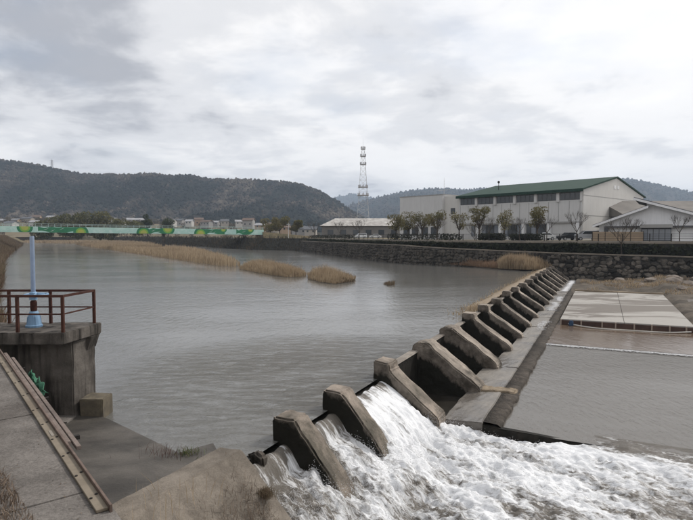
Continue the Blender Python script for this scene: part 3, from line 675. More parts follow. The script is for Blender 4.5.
# ------------------------------------------------------------------ left bank works
# walkway with its retaining face: runs from the camera's side to the sluice platform
WD = Vector((-0.6205, 0.7842)); WN = Vector((WD.y, -WD.x)); WB = Vector((-2.34, 5.27))   # along, towards the river, a point on the edge
def K(a, c, z): q = WB + WD * a + WN * c; return (q.x, q.y, z)
mb = MB(); mb.prism([(-6.5, -.8), (-6.5, 2.21), (.0, 2.21), (.03, 2.1), (.09, -.8)], -3.5, 10.2, lambda i, j, k: K(k, i, j))
o = mb.build('walkway', M['conc_dark'], None, cuts=0); o['kind'] = 'structure'
for ja, jb in ((-3.4, .62), (.64, 3.86), (3.885, 7.1), (7.12, 10.1)):
    mb = MB(); mb.prism([(-6.4, 2.2), (-6.4, 2.25), (.025, 2.25), (.03, 2.2)], ja, jb, lambda i, j, k: K(k, i + .02 * math.sin(k), j)); mb.build('paving_panel', M['conc_walk'], o, bevel=.006)
rail = thing('edge_rail', 'beige metal edge rail with paired dark bolt holes along the walkway', 'rail', K(4, 0, 2.25))
mb = MB(); mb.prism([(-.135, 2.256), (-.135, 2.285), (-.02, 2.285), (-.02, 2.256)], .05, 10.0, lambda i, j, k: K(k, i, j)); mb.build('plate', M['railmetal'], rail, bevel=.004)
mb = MB(); mb.prism([(-.02, 2.10), (-.02, 2.325), (.005, 2.33), (.012, 2.10)], .0, 10.0, lambda i, j, k: K(k, i, j)); mb.build('lip', M['raillip'], rail, bevel=.003)
mb = MB(); mb.prism([(-.095, 2.2855), (-.095, 2.291), (-.06, 2.291), (-.06, 2.2855)], 2.55, 2.80, lambda i, j, k: K(k, i, j)); mb.build('sticker', M['conc_pale'], rail)
for a in (.35, 1.02, 1.72, 2.42, 3.15, 3.95, 4.95, 5.95, 6.95, 7.95, 9.0):
    for c, da in ((-.112, .0), (-.045, .07)):
        mb = MB(); q = K(a + da, c, 2.284); mb.tube(q, (q[0], q[1], 2.294), .016, n=8); mb.build('bolt', M['darkiron'], rail)
for a0, a1, c0, c1, z0, z1, lb in ((2.45, 9.6, .05, .12, 2.15, 2.20, 'grey weathered timber plank lying against the edge rail'), (2.38, 9.3, .17, .235, 2.08, 2.13, 'narrow grey plank lying nearest the sluice column'),):
    mb = MB(); mb.prism([(c0, z0), (c0, z1), (c1, z1), (c1, z0)], a0, a1, lambda i, j, k: K(k, i + .03 * (k - a0) / 7, j)); tag(mb.build('plank', M['plank'], None, bevel=.006), lb, 'plank', 'planks beside the edge rail')
# brackets that carry the planks
for a in (3.0, 5.4, 8.2):
    mb = MB(); mb.box(a - .03, a + .03, .0, .34, 2.02, 2.075, lambda x, y, z: K(x, y, z)); mb.build('bracket', M['darkiron'], rail)
# crumpled green net
bm = bmesh.new(); bmesh.ops.create_grid(bm, x_segments=26, y_segments=10, size=.5)
for v in bm.verts:
    x, y = v.co.x, v.co.y
    n = mn.noise_vector(Vector((x * 7, y * 9, 2.0))) * .10; v.co = Vector(K(6.9 - x * 1.8, .34 + y * .13 + n.x * .8, 1.93 + y * (.24 + .12 * math.sin(x * 9)) + n.y * .8 + .03 * math.sin(x * 31)))
me = bpy.data.meshes.new('net'); bm.to_mesh(me); bm.free(); me.polygons.foreach_set('use_smooth', [True] * len(me.polygons)); o = link_mesh('net', me, M['netgreen']); sm = o.modifiers.new('thick', 'SOLIDIFY'); sm.thickness = .012
tag(o, 'crumpled bright green net bunched behind the planks', 'net')
# low landing at the water
mb = MB(); mb.add([(-9.5, 13.9, .12), (-7.3, 14.9, .10), (-6.50, 14.45, .06), (-3.85, 12.15, .05), (-3.2, 12.75, .04), (-2.4, 11.0, .05), (-3.6, 8.3, .3), (-4.2, 7.4, .45)] + [(-9.5, 13.9, -1.2), (-7.3, 14.9, -1.2), (-6.50, 14.45, -1.2), (-3.85, 12.15, -1.2), (-3.2, 12.75, -1.2), (-2.4, 11.0, -1.2), (-3.6, 8.3, -1.2), (-4.2, 7.4, -1.2)],
    [(0, 1, 2), (0, 2, 3), (0, 3, 7), (3, 6, 7), (3, 5, 6), (3, 4, 5)] + [(i, (i + 1) % 8, 8 + (i + 1) % 8, 8 + i) for i in range(8)])
o = mb.build('landing', M['landing']); o['kind'] = 'structure'
# sluice platform
plat = thing('sluice_platform', 'concrete sluice platform with rusty red railing at the left bank', 'platform', (-8.5, 14.9, 0))
mb = MB(); mb.prism([(-12.0, 13.98), (-7.42, 13.98), (-7.38, 14.05), (-7.16, 15.62), (-7.2, 15.75), (-12.0, 15.75)], 2.16, 2.47, lambda i, j, k: (i, j, k)); mb.build('deck', M['conc_dark'], plat, bevel=.02, rough=.012, cuts=4)
mb = MB(); mb.prism([(-12, 14.5), (-7.42, 14.5), (-7.27, 15.5), (-12, 15.5)], -1.5, 2.161, lambda i, j, k: (i, j, k)); mb.build('column', M['conc_dark'], plat, bevel=.03, rough=.015, cuts=4)
mb = MB(); mb.prism([(-7.5, 1.80), (-7.30, 1.80), (-7.18, 2.165), (-7.5, 2.165)], 15.1, 15.6, lambda i, j, k: (i, k, j)); mb.build('corbel', M['conc_dark'], plat)
mb = MB(); mb.box(-7.30, -6.66, 14.55, 15.2, -1.2, .55); mb.build('ledge_block', M['ledge'], plat, bevel=.02, rough=.02, cuts=3)
mb = MB(); mb.prism([(-9.4, .0), (-7.35, .0), (-7.35, .12), (-9.4, .16)], 14.0, 14.49, lambda i, j, k: (i, k, j)); mb.build('footing', M['conc_walk'], plat)
rl = thing('railing', None, None, (-8.5, 14.9, 2.47)); rl.parent = plat; rl.location = Vector((-8.5, 14.9, 2.47)) - OFF[plat]
for x, y in ((-7.45, 14.1), (-8.64, 14.1), (-9.83, 14.1), (-11, 14.1), (-7.32, 15.58), (-8.58, 15.58), (-9.78, 15.58), (-11, 15.58)):
    mb = MB(); mb.box(x - .035, x + .035, y - .035, y + .035, 2.47, 3.39); mb.build('post', M['rust'], rl)
for y in (14.1, 15.58):
    mb = MB(); mb.box(-12, (-7.45 if y < 15 else -7.32) + .036, y - .03, y + .03, 3.392, 3.455); mb.build('handrail', M['rust'], rl)
    mb = MB(); mb.box(-12, (-7.45 if y < 15 else -7.32), y - .018, y + .018, 2.93, 2.966); mb.build('mid_rail', M['rust'], rl)
fr = lambda a, b_, c: (-7.45 + .13 * a + b_, 14.1 + 1.48 * a, c)
mb = MB(); mb.box(.024, .978, -.03, .03, 3.392, 3.455, fr); mb.build('handrail', M['rust'], rl)
mb = MB(); mb.box(.0, 1, -.018, .018, 2.93, 2.966, fr); mb.build('mid_rail', M['rust'], rl)
# gate hoist on the platform
hp = (-8.72, 14.98, 2.47)
hoist = thing('gate_hoist', 'blue sluice gate hoist with handwheel and tall spindle tube on platform', 'hoist', hp)
mb = MB(); mb.lathe([(.215, 0), (.22, .05), (.19, .07), (.12, .40), (.10, .44)], hp, 4 * 4); mb.build('pedestal', M['blue'], hoist, smooth=False)
for k in range(4):
    mb = MB(); t = k * math.pi / 2 + .78; c, s_ = math.cos(t), math.sin(t); mb.box(-.012, .012, .10, .20, .06, .30, lambda x, y, z: (hp[0] + y * c * (1 - z * .6) - x * s_, hp[1] + y * s_ * (1 - z * .6) + x * c, hp[2] + z)); mb.build('rib', M['blue'], hoist)
mb = MB(); mb.lathe([(.075, .44), (.085, .50), (.085, .70), (.06, .74)], hp, 12); mb.build('gearbox', M['rust'], hoist)
wh = (hp[0] + .08, hp[1], hp[2] + .90); mb = MB(); N = 28
for k in range(N):
    a, b_ = 2 * math.pi * k / N, 2 * math.pi * (k + 1) / N
    mb.tube((wh[0] + .29 * math.cos(a), wh[1] + .29 * math.sin(a), wh[2]), (wh[0] + .29 * math.cos(b_), wh[1] + .29 * math.sin(b_), wh[2]), .028, n=6, caps=False)
hw = mb.build('handwheel', M['blue'], hoist, smooth=True)
for k in range(5):
    a = 2 * math.pi * k / 5; mb = MB(); mb.tube((wh[0], wh[1], wh[2] + .03), (wh[0] + .29 * math.cos(a), wh[1] + .29 * math.sin(a), wh[2]), .024, n=6); mb.build('spoke', M['blue'], hw)
mb = MB(); mb.lathe([(.10, .76), (.10, .95), (.07, .98)], hp, 12); mb.build('hub', M['blue'], hoist)
mb = MB(); mb.lathe([(.058, .98), (.058, 2.48), (.05, 2.53)], hp, 14); mb.build('spindle_tube', M['bluegrey'], hoist, smooth=False)
# abutment that closes the weir on the left bank
ab = thing('abutment', 'worn sloping concrete abutment where the weir meets the near bank', 'abutment', W(-10, .3, -1))
mb = MB(); mb.prism([(-.75, -1.6), (-.62, .30), (-.30, .56), (.25, .60), (2.6, -1.75), (2.6, -2.3), (-.75, -2.3)], -13.6, -8.78, lambda i, j, k: W(k, i - .10 * (-8.78 - k), j - .06 * max(0, -10.0 - k)))
mb.build('slope_slab', M['conc'], ab, bevel=.022, rough=.016, cuts=5, seed=4)

# ------------------------------------------------------------------ vegetation
def poly_pts(poly, n):
    P = np.array(poly, float); lo, hi = P.min(0), P.max(0); out = np.zeros((0, 2))
    while len(out) < n:
        q = rng.uniform(lo, hi, (n * 2, 2)); ins = np.zeros(len(q), bool); j = len(P) - 1
        for i in range(len(P)):
            c = ((P[i, 1] > q[:, 1]) != (P[j, 1] > q[:, 1])) & (q[:, 0] < (P[j, 0] - P[i, 0]) * (q[:, 1] - P[i, 1]) / (P[j, 1] - P[i, 1] + 1e-12) + P[i, 0])
            ins ^= c; j = i
        out = np.r_[out, q[ins]]
    return out[:n]
def blades(xy, z0, hmin, hmax, wid, lean=.25, patch=.08, seed=0., curl=.5, hs=1.0):
    n = len(xy); pn = fbm(xy[:, 0] * patch, xy[:, 1] * patch, 3, seed)
    h = (hmin + (hmax - hmin) * np.clip(rng.beta(2, 2, n) * .6 + (pn - .3) * 1.0, 0, 1.1))* hs; a = rng.uniform(0, 2 * math.pi, n)
    l = h * np.abs(rng.normal(0, lean, n)); dx, dy = np.cos(a) * l, np.sin(a) * l; fa = rng.uniform(0, math.pi, n)
    wx, wy = np.cos(fa) * wid * rng.uniform(.6, 1.3, n), np.sin(fa) * wid * rng.uniform(.6, 1.3, n)
    z0 = np.broadcast_to(z0, (n,)); B = np.stack([xy[:, 0], xy[:, 1], z0], -1)
    mid = B + np.stack([dx * .35, dy * .35, h * .55], -1); tip = B + np.stack([dx, dy, h * (1 - curl * .1)], -1); wv = np.stack([wx, wy, 0 * wx], -1)
    V = np.stack([B - wv * .5, B + wv * .5, mid + wv * .5, mid - wv * .5, tip], 1)
    i = np.arange(n)[:, None] * 5
    F = np.concatenate([i + [0, 1, 2], i + [0, 2, 3], i + [3, 2, 4]], 1).reshape(-1, 3)
    r = np.clip(.5 + (pn - .5) * 1.2 + rng.normal(0, .2, n), 0, 1)
    return V.reshape(-1, 3), F, np.repeat(r, 5)
def edge_dist(xy, poly):
    P = np.array(poly, float); best = np.full(len(xy), 1e9)
    for a, b_ in zip(P, np.roll(P, -1, 0)):
        d = b_ - a; t = np.clip(((xy - a) @ d) / (d @ d), 0, 1); best = np.minimum(best, np.linalg.norm(xy - a - t[:, None] * d, axis=1))
    return best
def field(name, label, cat, poly, n, z0, hmin, hmax, wid, mat, lean=.25, kind='stuff', **k):
    xy = poly_pts(poly, n); e_ = edge_dist(xy, poly); hs_ = (.45 + .55 * sstep(0, min(1.3, .5 * e_.max()), e_ + rng.normal(0, .25, n))) * (.55 + .75 * fbm(xy[:, 0] * .7, xy[:, 1] * .7, 3, 17.) + .25 * (rng.uniform(0, 1, n) > .97)); V, F, r = blades(xy, z0, hmin, hmax, wid, lean, hs=hs_, **k)
    o = np_mesh(name, V, F, mat, attrs={'rnd': r}); tag(o, label, cat, kind=kind); return o
def mound(name, poly, h, mat, seed=1.0):
    P = np.array(poly, float); c = P.mean(0); V = []; F = []; n = len(P); rings = 5
    for r in range(rings):
        f = 1.06 - r / (rings - 1) * .98
        for i in range(n):
            x, y = c + (P[i] - c) * f; V.append((x, y, -.35 + (h + .35) * (1 - (1 - r / (rings - 1)) ** 1.8) + .1 * (hash2(x, y, seed) - .5)))
    for r in range(rings - 1):
        for i in range(n): F.append((r * n + i, r * n + (i + 1) % n, (r + 1) * n + (i + 1) % n, (r + 1) * n + i))
    o = np_mesh(name, V, F, mat, smooth=True); o['kind'] = 'structure'; return o
islA = [(-160, 318), (-140, 284), (-98.7, 216), (-49, 135), (-30.1, 103.8), (-21.9, 90), (-18, 85.7), (-17.5, 90), (-19.7, 96.4), (-33, 135), (-46, 169), (-70, 215), (-98, 270), (-130, 330)]
islB = [(-16.2, 81.0), (-11.1, 71), (-7.4, 65), (-5.3, 65), (-5.0, 69), (-7.8, 80), (-13.0, 87), (-15.8, 86)]
islC = [(-4.5, 62.7), (-2.9, 58), (-1.2, 55.6), (.6, 58.6), (1.1, 62), (-.2, 66), (-2.6, 69), (-4.9, 68)]
islD = [(3.8, 56), (4.2, 54), (4.95, 55), (5.1, 57), (4.3, 57.5)]
def dens(poly): return densify([*poly, poly[0]], 3.0)[:-1]
for P_, h in ((islA, .25), (islB, .2), (islC, .2), (islD, .03)): mound('mud_island', dens(P_) if P_ is not islD else P_, h, M['mud'])
def inset(P_, f):
    c = np.array(P_).mean(0); return [tuple(c + (np.array(q) - c) * f) for q in P_]
field('reed_bed', 'long bed of dry tan reeds on the river island reaching the bridge', 'reeds', islA, 42000, .05, .8, 2.3, .085, M['reed'], .16, patch=.10, seed=3.)
field('reed_bed', 'middle clump of dry reeds on the mud between long bed and round clump', 'reeds', islB, 8000, .05, .4, 1.7, .04, M['reed'], .28, patch=.25, seed=5.)
field('reed_bed', 'rounded clump of dry reeds at the end of the island chain', 'reeds', islC, 5500, .05, .35, 1.8, .03, M['reed'], .3, patch=.4, seed=7.)
field('reed_tuft', 'small lone tuft of grass standing in open water', 'grass', islD, 420, .0, .15, .8, .03, M['bankgrass_b'] if 'bankgrass_b' in M else M['scrub'], .6, patch=.8)
field('bank_weeds', 'low greenish weeds at the foot of the rounded reed clump', 'weeds', [(-4.0, 61.5), (-2.4, 58.2), (-1.0, 56.2), (.9, 58.6), (.2, 61), (-2.5, 62)], 1500, .05, .2, .7, .05, M['scrub'], .35)
rbank = [(16, 92), (19, 87.5), (21.9, 79), (25.5, 76), (30.2, 79), (31.4, 80.8), (27.5, 84.5), (22, 90), (17, 95.5)]
field('reed_bed', 'far band of dry reeds closing the river beyond the bridge', 'reeds', [(-262, 430), (-222, 384), (-175, 354), (-130, 322), (-118, 340), (-165, 420), (-190, 450), (-258, 450)], 12000, .1, 1.0, 2.4, .2, M['reed'], .16, patch=.05, seed=13.)
mound('mud_spit', densify([(-268, 430), (-222, 382), (-175, 352), (-130, 320), (-118, 340), (-165, 420), (-190, 452), (-262, 452), (-268, 430)], 8)[:-1], .3, M['mud'])
mound('mud_bank', densify(rbank + [rbank[0]], 2)[:-1], .45, M['mud'])
field('reed_bed', 'tall tan reeds at the foot of stone wall beside the weir end', 'reeds', [(22.5, 80), (25.6, 76.6), (30.2, 79.3), (31.2, 80.8), (27.5, 83.5), (24, 86.5)], 11000, .2, .9, 2.6, .05, M['reed'], .15, patch=.2, seed=2.)
field('reed_bed', 'low russet reeds along the water below the stone wall', 'reeds', [(15, 92.5), (19, 88), (22.5, 80), (24.4, 86), (17, 95)], 6000, .2, .4, 1.5, .055, M['reedred'], .25, patch=.25, seed=9.)
xy = np.array([W(s, -.45 - abs(rng.normal(0, .55)))[:2] for s in rng.uniform(15, 67, 4000)])
V, F, r = blades(xy, .1, .08, .38, .03, .6, .4, 4.); tag(np_mesh('litter', V, F, M['reed'], attrs={'rnd': r}), 'dry reed litter caught along the upstream lip of the weir', 'litter', kind='stuff')
gs = rng.uniform(47, 65.5, 9000); gp_ = rng.uniform(4.2, 26, 9000); keep = fbm(gs * .35, gp_ * .35, 3, 41.) > .56; gs, gp_ = gs[keep], gp_[keep]
gxy = np.stack([WO.x + WX.x * gs + WPp.x * gp_, WO.y + WX.y * gs + WPp.y * gp_], -1); V, F, r = blades(gxy, mudz(gs, gp_) - .03, .12, .55, .05, .6, .4, 4.)
tag(np_mesh('dry_grass', V, F, M['reed'], attrs={'rnd': r}), 'patches of dry grass on the mud below the stone wall', 'grass', kind='stuff')
# left bank scrub
lp = np.array(densify(LB, 1.0)); ns = 52000; k = (6 + (min(len(lp) - 10, 330) - 6) * rng.uniform(0, 1, ns) ** 1.1).astype(int); f = rng.uniform(0, 1, ns)[:, None]; xy = lp[k] * (1 - f) + lp[k + 1] * f
tv = lp[k + 1] - lp[k]; nv = np.stack([-tv[:, 1], tv[:, 0]], -1); nv /= np.linalg.norm(nv, axis=1)[:, None]; dd = rng.uniform(-.7, 9, ns)
V, F, r = blades(xy + nv * dd[:, None], np.clip(dd * .58, 0, 4.2), .5, 1.9, .07, .35, .2, 6.)
tag(np_mesh('bank_scrub', V, F, M['scrub'], attrs={'rnd': r}), 'brown winter scrub on the left bank behind the platform', 'scrub', kind='stuff')
rp_ = np.array(densify(RUP, 1.0)); nk = 9000; k = rng.integers(1, len(rp_) - 2, nk); f = rng.uniform(0, 1, nk)[:, None]; xy = rp_[k] * (1 - f) + rp_[k + 1] * f; tv = rp_[k + 1] - rp_[k]; nv = np.stack([tv[:, 1], -tv[:, 0]], -1); nv /= np.linalg.norm(nv, axis=1)[:, None]; dd = rng.uniform(0, 6, nk)
V, F, r = blades(xy + nv * dd[:, None], np.clip(-.4 + dd * .85, -.2, 4.2), .4, 1.5, .16, .5, .15, 8.)
tag(np_mesh('bank_scrub', V, F, blade('dark_bank_scrub', [(0.03, 0.026, 0.02), (0.075, 0.06, 0.043), (0.045, 0.042, 0.026), (0.12, 0.09, 0.06)]), attrs={'rnd': r}), 'dark scrub on the bank below the right end of the bridge', 'scrub', kind='stuff')
# foreground tufts
lt = 260; la = rng.uniform(-.5, 9, lt); lc = np.where(rng.uniform(0, 1, lt) < .6, -.14 - np.abs(rng.normal(0, .16, lt)), rng.uniform(-2.2, -.14, lt))
lp_ = np.array([K(a_, c_, 2.252) for a_, c_ in zip(la, lc)]); sz = rng.uniform(.004, .014, lt)[:, None]; an_ = rng.uniform(0, 6.28, lt); ux = np.stack([np.cos(an_), np.sin(an_), rng.normal(0, .25, lt)], -1) * sz; uy = np.stack([-np.sin(an_), np.cos(an_), rng.normal(0, .25, lt)], -1) * sz * .6
lp_[:, 2] += .006; o = np_mesh('leaf_litter', np.stack([lp_ - ux, lp_ + uy, lp_ + ux, lp_ - uy], 1).reshape(-1, 3), np.arange(lt * 4).reshape(-1, 4), M['deadgrass'], attrs={'rnd': np.repeat(rng.uniform(0, 1, lt), 4)}); tag(o, 'scattered dead leaves and grit on the walkway', 'litter', kind='stuff')
field('dead_grass', 'dead brown grass mat at the near end of the walkway', 'grass', [K(2.7, -1.05, 0)[:2], K(1.6, -.72, 0)[:2], K(.0, -.62, 0)[:2], K(-.6, -.8, 0)[:2], K(-.6, -2.2, 0)[:2], K(2.7, -2.4, 0)[:2]], 9000, 2.26, .02, .13, .008, M['deadgrass'], .9, patch=1.2, seed=2.)
def abz(s, p): return .60 - max(0, p + .10 * (-8.78 - s) - .25)
pts = []; zs = []
for _ in range(900):
    s = -9.05 - abs(rng.normal(0, .9)); p = rng.normal(1.15, .30) - .08 * (-9 - s)
    pts.append(W(s, p)[:2]); zs.append(abz(s, p) - .03)
V, F, r = blades(np.array(pts), np.array(zs), .04, .22, .007, .8, 1.5, 3.); tag(np_mesh('dead_grass', V, F, M['deadgrass'], attrs={'rnd': r}), 'dead brown weeds growing on the lower slope of the abutment', 'grass', kind='stuff')
pts = [W(-9.0 + rng.normal(0, .08), .95 + rng.normal(0, .09))[:2] for _ in range(420)]
V, F, r = blades(np.array(pts), -.15, .06, .24, .009, .6); tag(np_mesh('grass_tuft', V, F, M['bankgrass_b'] if 'bankgrass_b' in M else M['scrub'], attrs={'rnd': r}), 'small grass tuft on the abutment edge beside the white water', 'grass', kind='stuff')
pts = [(-3.58 + rng.normal(0, .16), 12.1 + rng.normal(0, .10)) for _ in range(90)]
V, F, r = blades(np.array(pts), .05, .04, .16, .012, .8); tag(np_mesh('green_weed', V, F, M['greenweed'], attrs={'rnd': r}), 'small green weed at the back edge of the abutment', 'weed', kind='stuff')
pts = [(-4.05 + rng.normal(0, .30), 11.9 + rng.normal(0, .18)) for _ in range(90)]
V, F, r = blades(np.array(pts), .05, .08, .34, .008, .8); tag(np_mesh('twig_bush', V, F, M['twig'], attrs={'rnd': r}), 'leafless purple brown twigs at the landing beside the water', 'bush', kind='stuff')
pts = [W(-10.9 + rng.normal(0, .5), .35 + rng.normal(0, .30))[:2] for _ in range(28)]
V, F, r = blades(np.array(pts), .32, .25, .75, .010, .35); tag(np_mesh('dry_stalks', V, F, M['reed'], attrs={'rnd': r}), 'thin dry stalks at the end of the edge rail', 'stalks', kind='stuff')

def leaf_cloud(centres, radii, n, size, squash=.8):
    c = np.array(centres, float); rr = np.array(radii, float); k = rng.choice(len(c), n, p=rr ** 2 / np.sum(rr ** 2))
    d = rng.normal(0, 1, (n, 3)); d /= np.linalg.norm(d, axis=1)[:, None]; rad = rr[k] * rng.uniform(.45, 1.08, n) ** .6
    P_ = c[k] + d * rad[:, None] * np.array([1, 1, squash]); a = rng.normal(0, 1, (n, 3)); a /= np.linalg.norm(a, axis=1)[:, None]
    b_ = np.cross(a, rng.normal(0, 1, (n, 3))); b_ /= np.linalg.norm(b_, axis=1)[:, None]; sz = size * rng.uniform(.6, 1.4, n)[:, None]
    V = np.stack([P_ - a * sz, P_ + b_ * sz * .6, P_ + a * sz, P_ - b_ * sz * .6], 1)
    F = np.arange(n * 4).reshape(n, 4); cr = rng.uniform(0, 1, len(c))
    return V.reshape(-1, 3), F, np.repeat(np.clip(cr[k] * .6 + rng.uniform(0, .4, n), 0, 1), 4)
def limbs(mb, p, d, L, r, depth, rr, out, spread=.55, up=.12):
    e = p + d * L; mb.tube(p, e, r, r * .68, 5 if depth > 1 else 3, caps=False)
    if depth == 0: out.append(e); return
    for _ in range(3 if depth > 1 else rr.choice((2, 3))):
        nd = (d + Vector((rr.uniform(-1, 1), rr.uniform(-1, 1), rr.uniform(-.5, 1))) * spread + Vector((0, 0, up))).normalized()
        limbs(mb, e - d * L * rr.uniform(0, .35), nd, L * rr.uniform(.6, .82), r * .6, depth - 1, rr, out, spread, up)
def bare_tree(loc, h, label, seed, spread=.6):
    rr = random.Random(seed); t = thing('bare_tree', label, 'tree', loc, 'bare trees along the far bank')
    mb = MB(); tr_top = Vector(loc) + Vector((rr.uniform(-.1, .1), 0, h * .30)); mb.tube(Vector(loc) - Vector((0, 0, .1)), tr_top, h * .019, h * .014, 7); mb.build('trunk', M['bark'], t)
    mb = MB(); out = []
    for k in range(4):
        a = k * 1.57 + rr.uniform(-.4, .4); d = Vector((math.cos(a) * .7, math.sin(a) * .7, 1)).normalized(); limbs(mb, tr_top - Vector((0, 0, .05 * k)), d, h * .27, h * .0095, 4, rr, out, spread)
    mb.build('crown', M['bark'], t); return t
def leafy_tree(loc, h, cw, label, seed, mat='leaf', n=1500, group='pruned trees in front of the factory', leaf=.16, lobes=9, squash=.7, trunk=.45, name='pruned_tree'):
    rr = random.Random(seed); t = thing(name, label, 'tree', loc, group); mb = MB(); top = Vector(loc) + Vector((0, 0, h * trunk))
    mb.tube(Vector(loc) - Vector((0, 0, .1)), top, h * .03, h * .02, 7); cs = []; rd = []
    for k in range(lobes):
        a = rr.uniform(0, 6.28); q = math.sqrt(rr.uniform(0, 1)) * cw * .36; z = h * rr.uniform(trunk + .12, .88)
        c = Vector(loc) + Vector((math.cos(a) * q, math.sin(a) * q, z)); cs.append(c); rd.append(cw * rr.uniform(.14, .25)); mb.tube(top, c, h * .012, h * .005, 4, caps=False)
    mb.build('trunk', M['bark'], t); V, F, r = leaf_cloud([c[:] for c in cs], rd, n, leaf, squash); np_mesh('crown', V, F, M[mat], t, attrs={'rnd': r}); return t

# ------------------------------------------------------------------ factory with the green roof
FA = Vector((45.65, 105.0)); FB = Vector((26.2, 126.0)); FL = (FB - FA).normalized(); FG = Vector((FL.y, -FL.x)); FLEN = (FB - FA).length
def FT(l, g, z): q = FA + FL * l + FG * g; return (q.x, q.y, z)
fac = thing('factory', 'large pale factory hall with green metal roof and clerestory windows', 'factory', FT(FLEN / 2, 15, GZ))
EZ, RZ, GW = 14.0, 17.3, 32.0
mb = MB(); mb.prism([(0, GZ - .3), (0, EZ), (GW / 2, RZ), (GW, EZ), (GW, GZ - .3)], .05, FLEN, lambda i, j, k: FT(k, i, j)); mb.build('wall', M['wallwhite'], fac)
mb = MB(); mb.prism([(0, GZ - .3), (0, EZ), (GW / 2, RZ), (GW, EZ), (GW, GZ - .3)], -.25, .045, lambda i, j, k: FT(k, i, j)); mb.build('gable_wall', M['wallgable'], fac)
sl = (RZ - EZ) / (GW / 2)
for nm, pts in (('roof', [(-.8, EZ - .8 * sl + .05), (-.8, EZ - .8 * sl + .35), (GW / 2, RZ + .35), (GW / 2, RZ + .05)]), ('roof', [(GW / 2 + .01, RZ + .05), (GW / 2 + .01, RZ + .35), (GW + 1.0, EZ - sl + .35), (GW + 1.0, EZ - sl + .1)])):
    mb = MB(); mb.prism(pts, -.5, FLEN + .4, lambda i, j, k: FT(k, i, j)); ro = mb.build(nm, M['roofgreen'], fac)
mb = MB(); mb.box(-.45, FLEN + .35, -.86, -.74, EZ - .8 * sl - .25, EZ - .8 * sl + .30, lambda l, g, z: FT(l, g - .08, z)); mb.build('fascia', M['dkgreen'], fac)
for k in range(14):
    l = .4 + k * (FLEN - .8) / 13
    mb = MB(); mb.box(l - .03, l + .03, -.05, -.003, GZ + 3.3, EZ - 2.1, lambda a, g, z: FT(a, g, z)); mb.build('cladding_seam', M['greywall'], fac)
nb = 6; bw = FLEN / nb
for k in range(nb):
    l0, l1 = k * bw + .36, (k + 1) * bw - .36
    mb = MB(); mb.box(l0, l1, -.02, .04, 12.1, 13.6, lambda a, g, z: FT(a, g, z)); wdw = mb.build('clerestory_window', M['frame'], fac)
    for j in range(4):
        a0 = l0 + (l1 - l0) * j / 4 + .06; a1 = l0 + (l1 - l0) * (j + 1) / 4 - .06
        mb = MB(); mb.box(a0, a1, -.05, -.024, 12.2, 13.5, lambda a, g, z: FT(a, g, z)); mb.build('pane', M['glass'], wdw)
    mb = MB(); mb.box(k * bw - .3 if k else .0, k * bw + .3, -.35, -.004, 11.8, 13.75, lambda a, g, z: FT(a, g, z)); mb.build('pilaster', M['wallwhite'], fac)
mb = MB(); mb.box(-.1, FLEN, -.35, -.03, 7.55, 7.85, lambda a, g, z: FT(a, g, z)); mb.build('string_course', M['greywall'], fac)
for l0, l1 in ((7.2, 11.6), (12.6, 17.0), (18.2, 22.4), (24.2, 25.2)):
    mb = MB(); mb.box(l0, l1, -.06, .03, 4.9, 7.4, lambda a, g, z: FT(a, g, z)); wdw = mb.build('window', M['frame'], fac)
    n = max(1, int((l1 - l0) / 1.0))
    for j in range(n):
        a0 = l0 + (l1 - l0) * j / n + .07; a1 = l0 + (l1 - l0) * (j + 1) / n - .07
        mb = MB(); mb.box(a0, a1, -.1, -.063, 5.0, 7.3, lambda a, g, z: FT(a, g, z)); mb.build('pane', M['glass'] if (j * 7 + int(l0)) % 3 else M['glasspale'], wdw)
for l in (.6, 6.4, 12.1, 17.6, 23.2):
    mb = MB(); mb.box(l - .3, l + .3, -.6, -.07, GZ - .2, 7.55, lambda a, g, z: FT(a, g, z)); mb.build('column', M['white'], fac)
mb = MB(); mb.box(-.31, -.253, 14.6, 15.6, 15.0, 15.7, lambda a, g, z: FT(a, g, z)); mb.build('vent', M['white'], fac)
mb = MB(); mb.box(-.31, -.253, 16.4, 17.4, 15.0, 15.7, lambda a, g, z: FT(a, g, z)); mb.build('vent', M['white'], fac)
for z in (9.0, 12.9):
    mb = MB(); mb.box(-.275, -.252, .05, GW - .05, z, z + .09, lambda a, g, z_: FT(a, g, z_)); mb.build('panel_joint', M['greywall'], fac)
wing = thing('factory_wing', 'plain flat roofed pale wing at the left end of the factory', 'building', FT(40, 8, GZ))
mb = MB(); mb.box(FLEN + .45, 33.2, .6, 22, GZ - .3, 14.45, lambda a, g, z: FT(a, g, z)); mb.build('link_block', M['wallgable'], wing)
mb = MB(); mb.box(33.22, 46.7, -.3, 22, GZ - .3, 14.85, lambda a, g, z: FT(a, g, z)); mb.build('wall', M['wallwhite'], wing)
mb = MB(); mb.box(33.1, 46.85, -.42, 22.1, 14.852, 15.0, lambda a, g, z: FT(a, g, z)); mb.build('parapet_cap', M['greywall'], wing)
mb = MB(); mb.box(30.2, 31.4, .52, .597, 10.2, 11.6, lambda a, g, z: FT(a, g, z)); wdw = mb.build('window', M['frame'], wing)
mb = MB(); mb.box(30.3, 31.3, .49, .518, 10.3, 11.5, lambda a, g, z: FT(a, g, z)); mb.build('pane', M['glass'], wdw)
for l0 in (34.5, 37.5, 40.5, 43.3):
    mb = MB(); mb.box(l0, l0 + 2.1, -.36, -.303, 5.2, 7.2, lambda a, g, z: FT(a, g, z)); wdw = mb.build('window', M['frame'], wing)
    for j in (0, 1):
        mb = MB(); mb.box(l0 + .08 + j * 1.0, l0 + 1.0 + j * 1.0, -.40, -.362, 5.3, 7.1, lambda a, g, z: FT(a, g, z)); mb.build('pane', M['glass'], wdw)
an = thing('antenna', 'thin aerial mast with crossbar on the factory wing roof', 'antenna', FT(37.5, 6, 15.0))
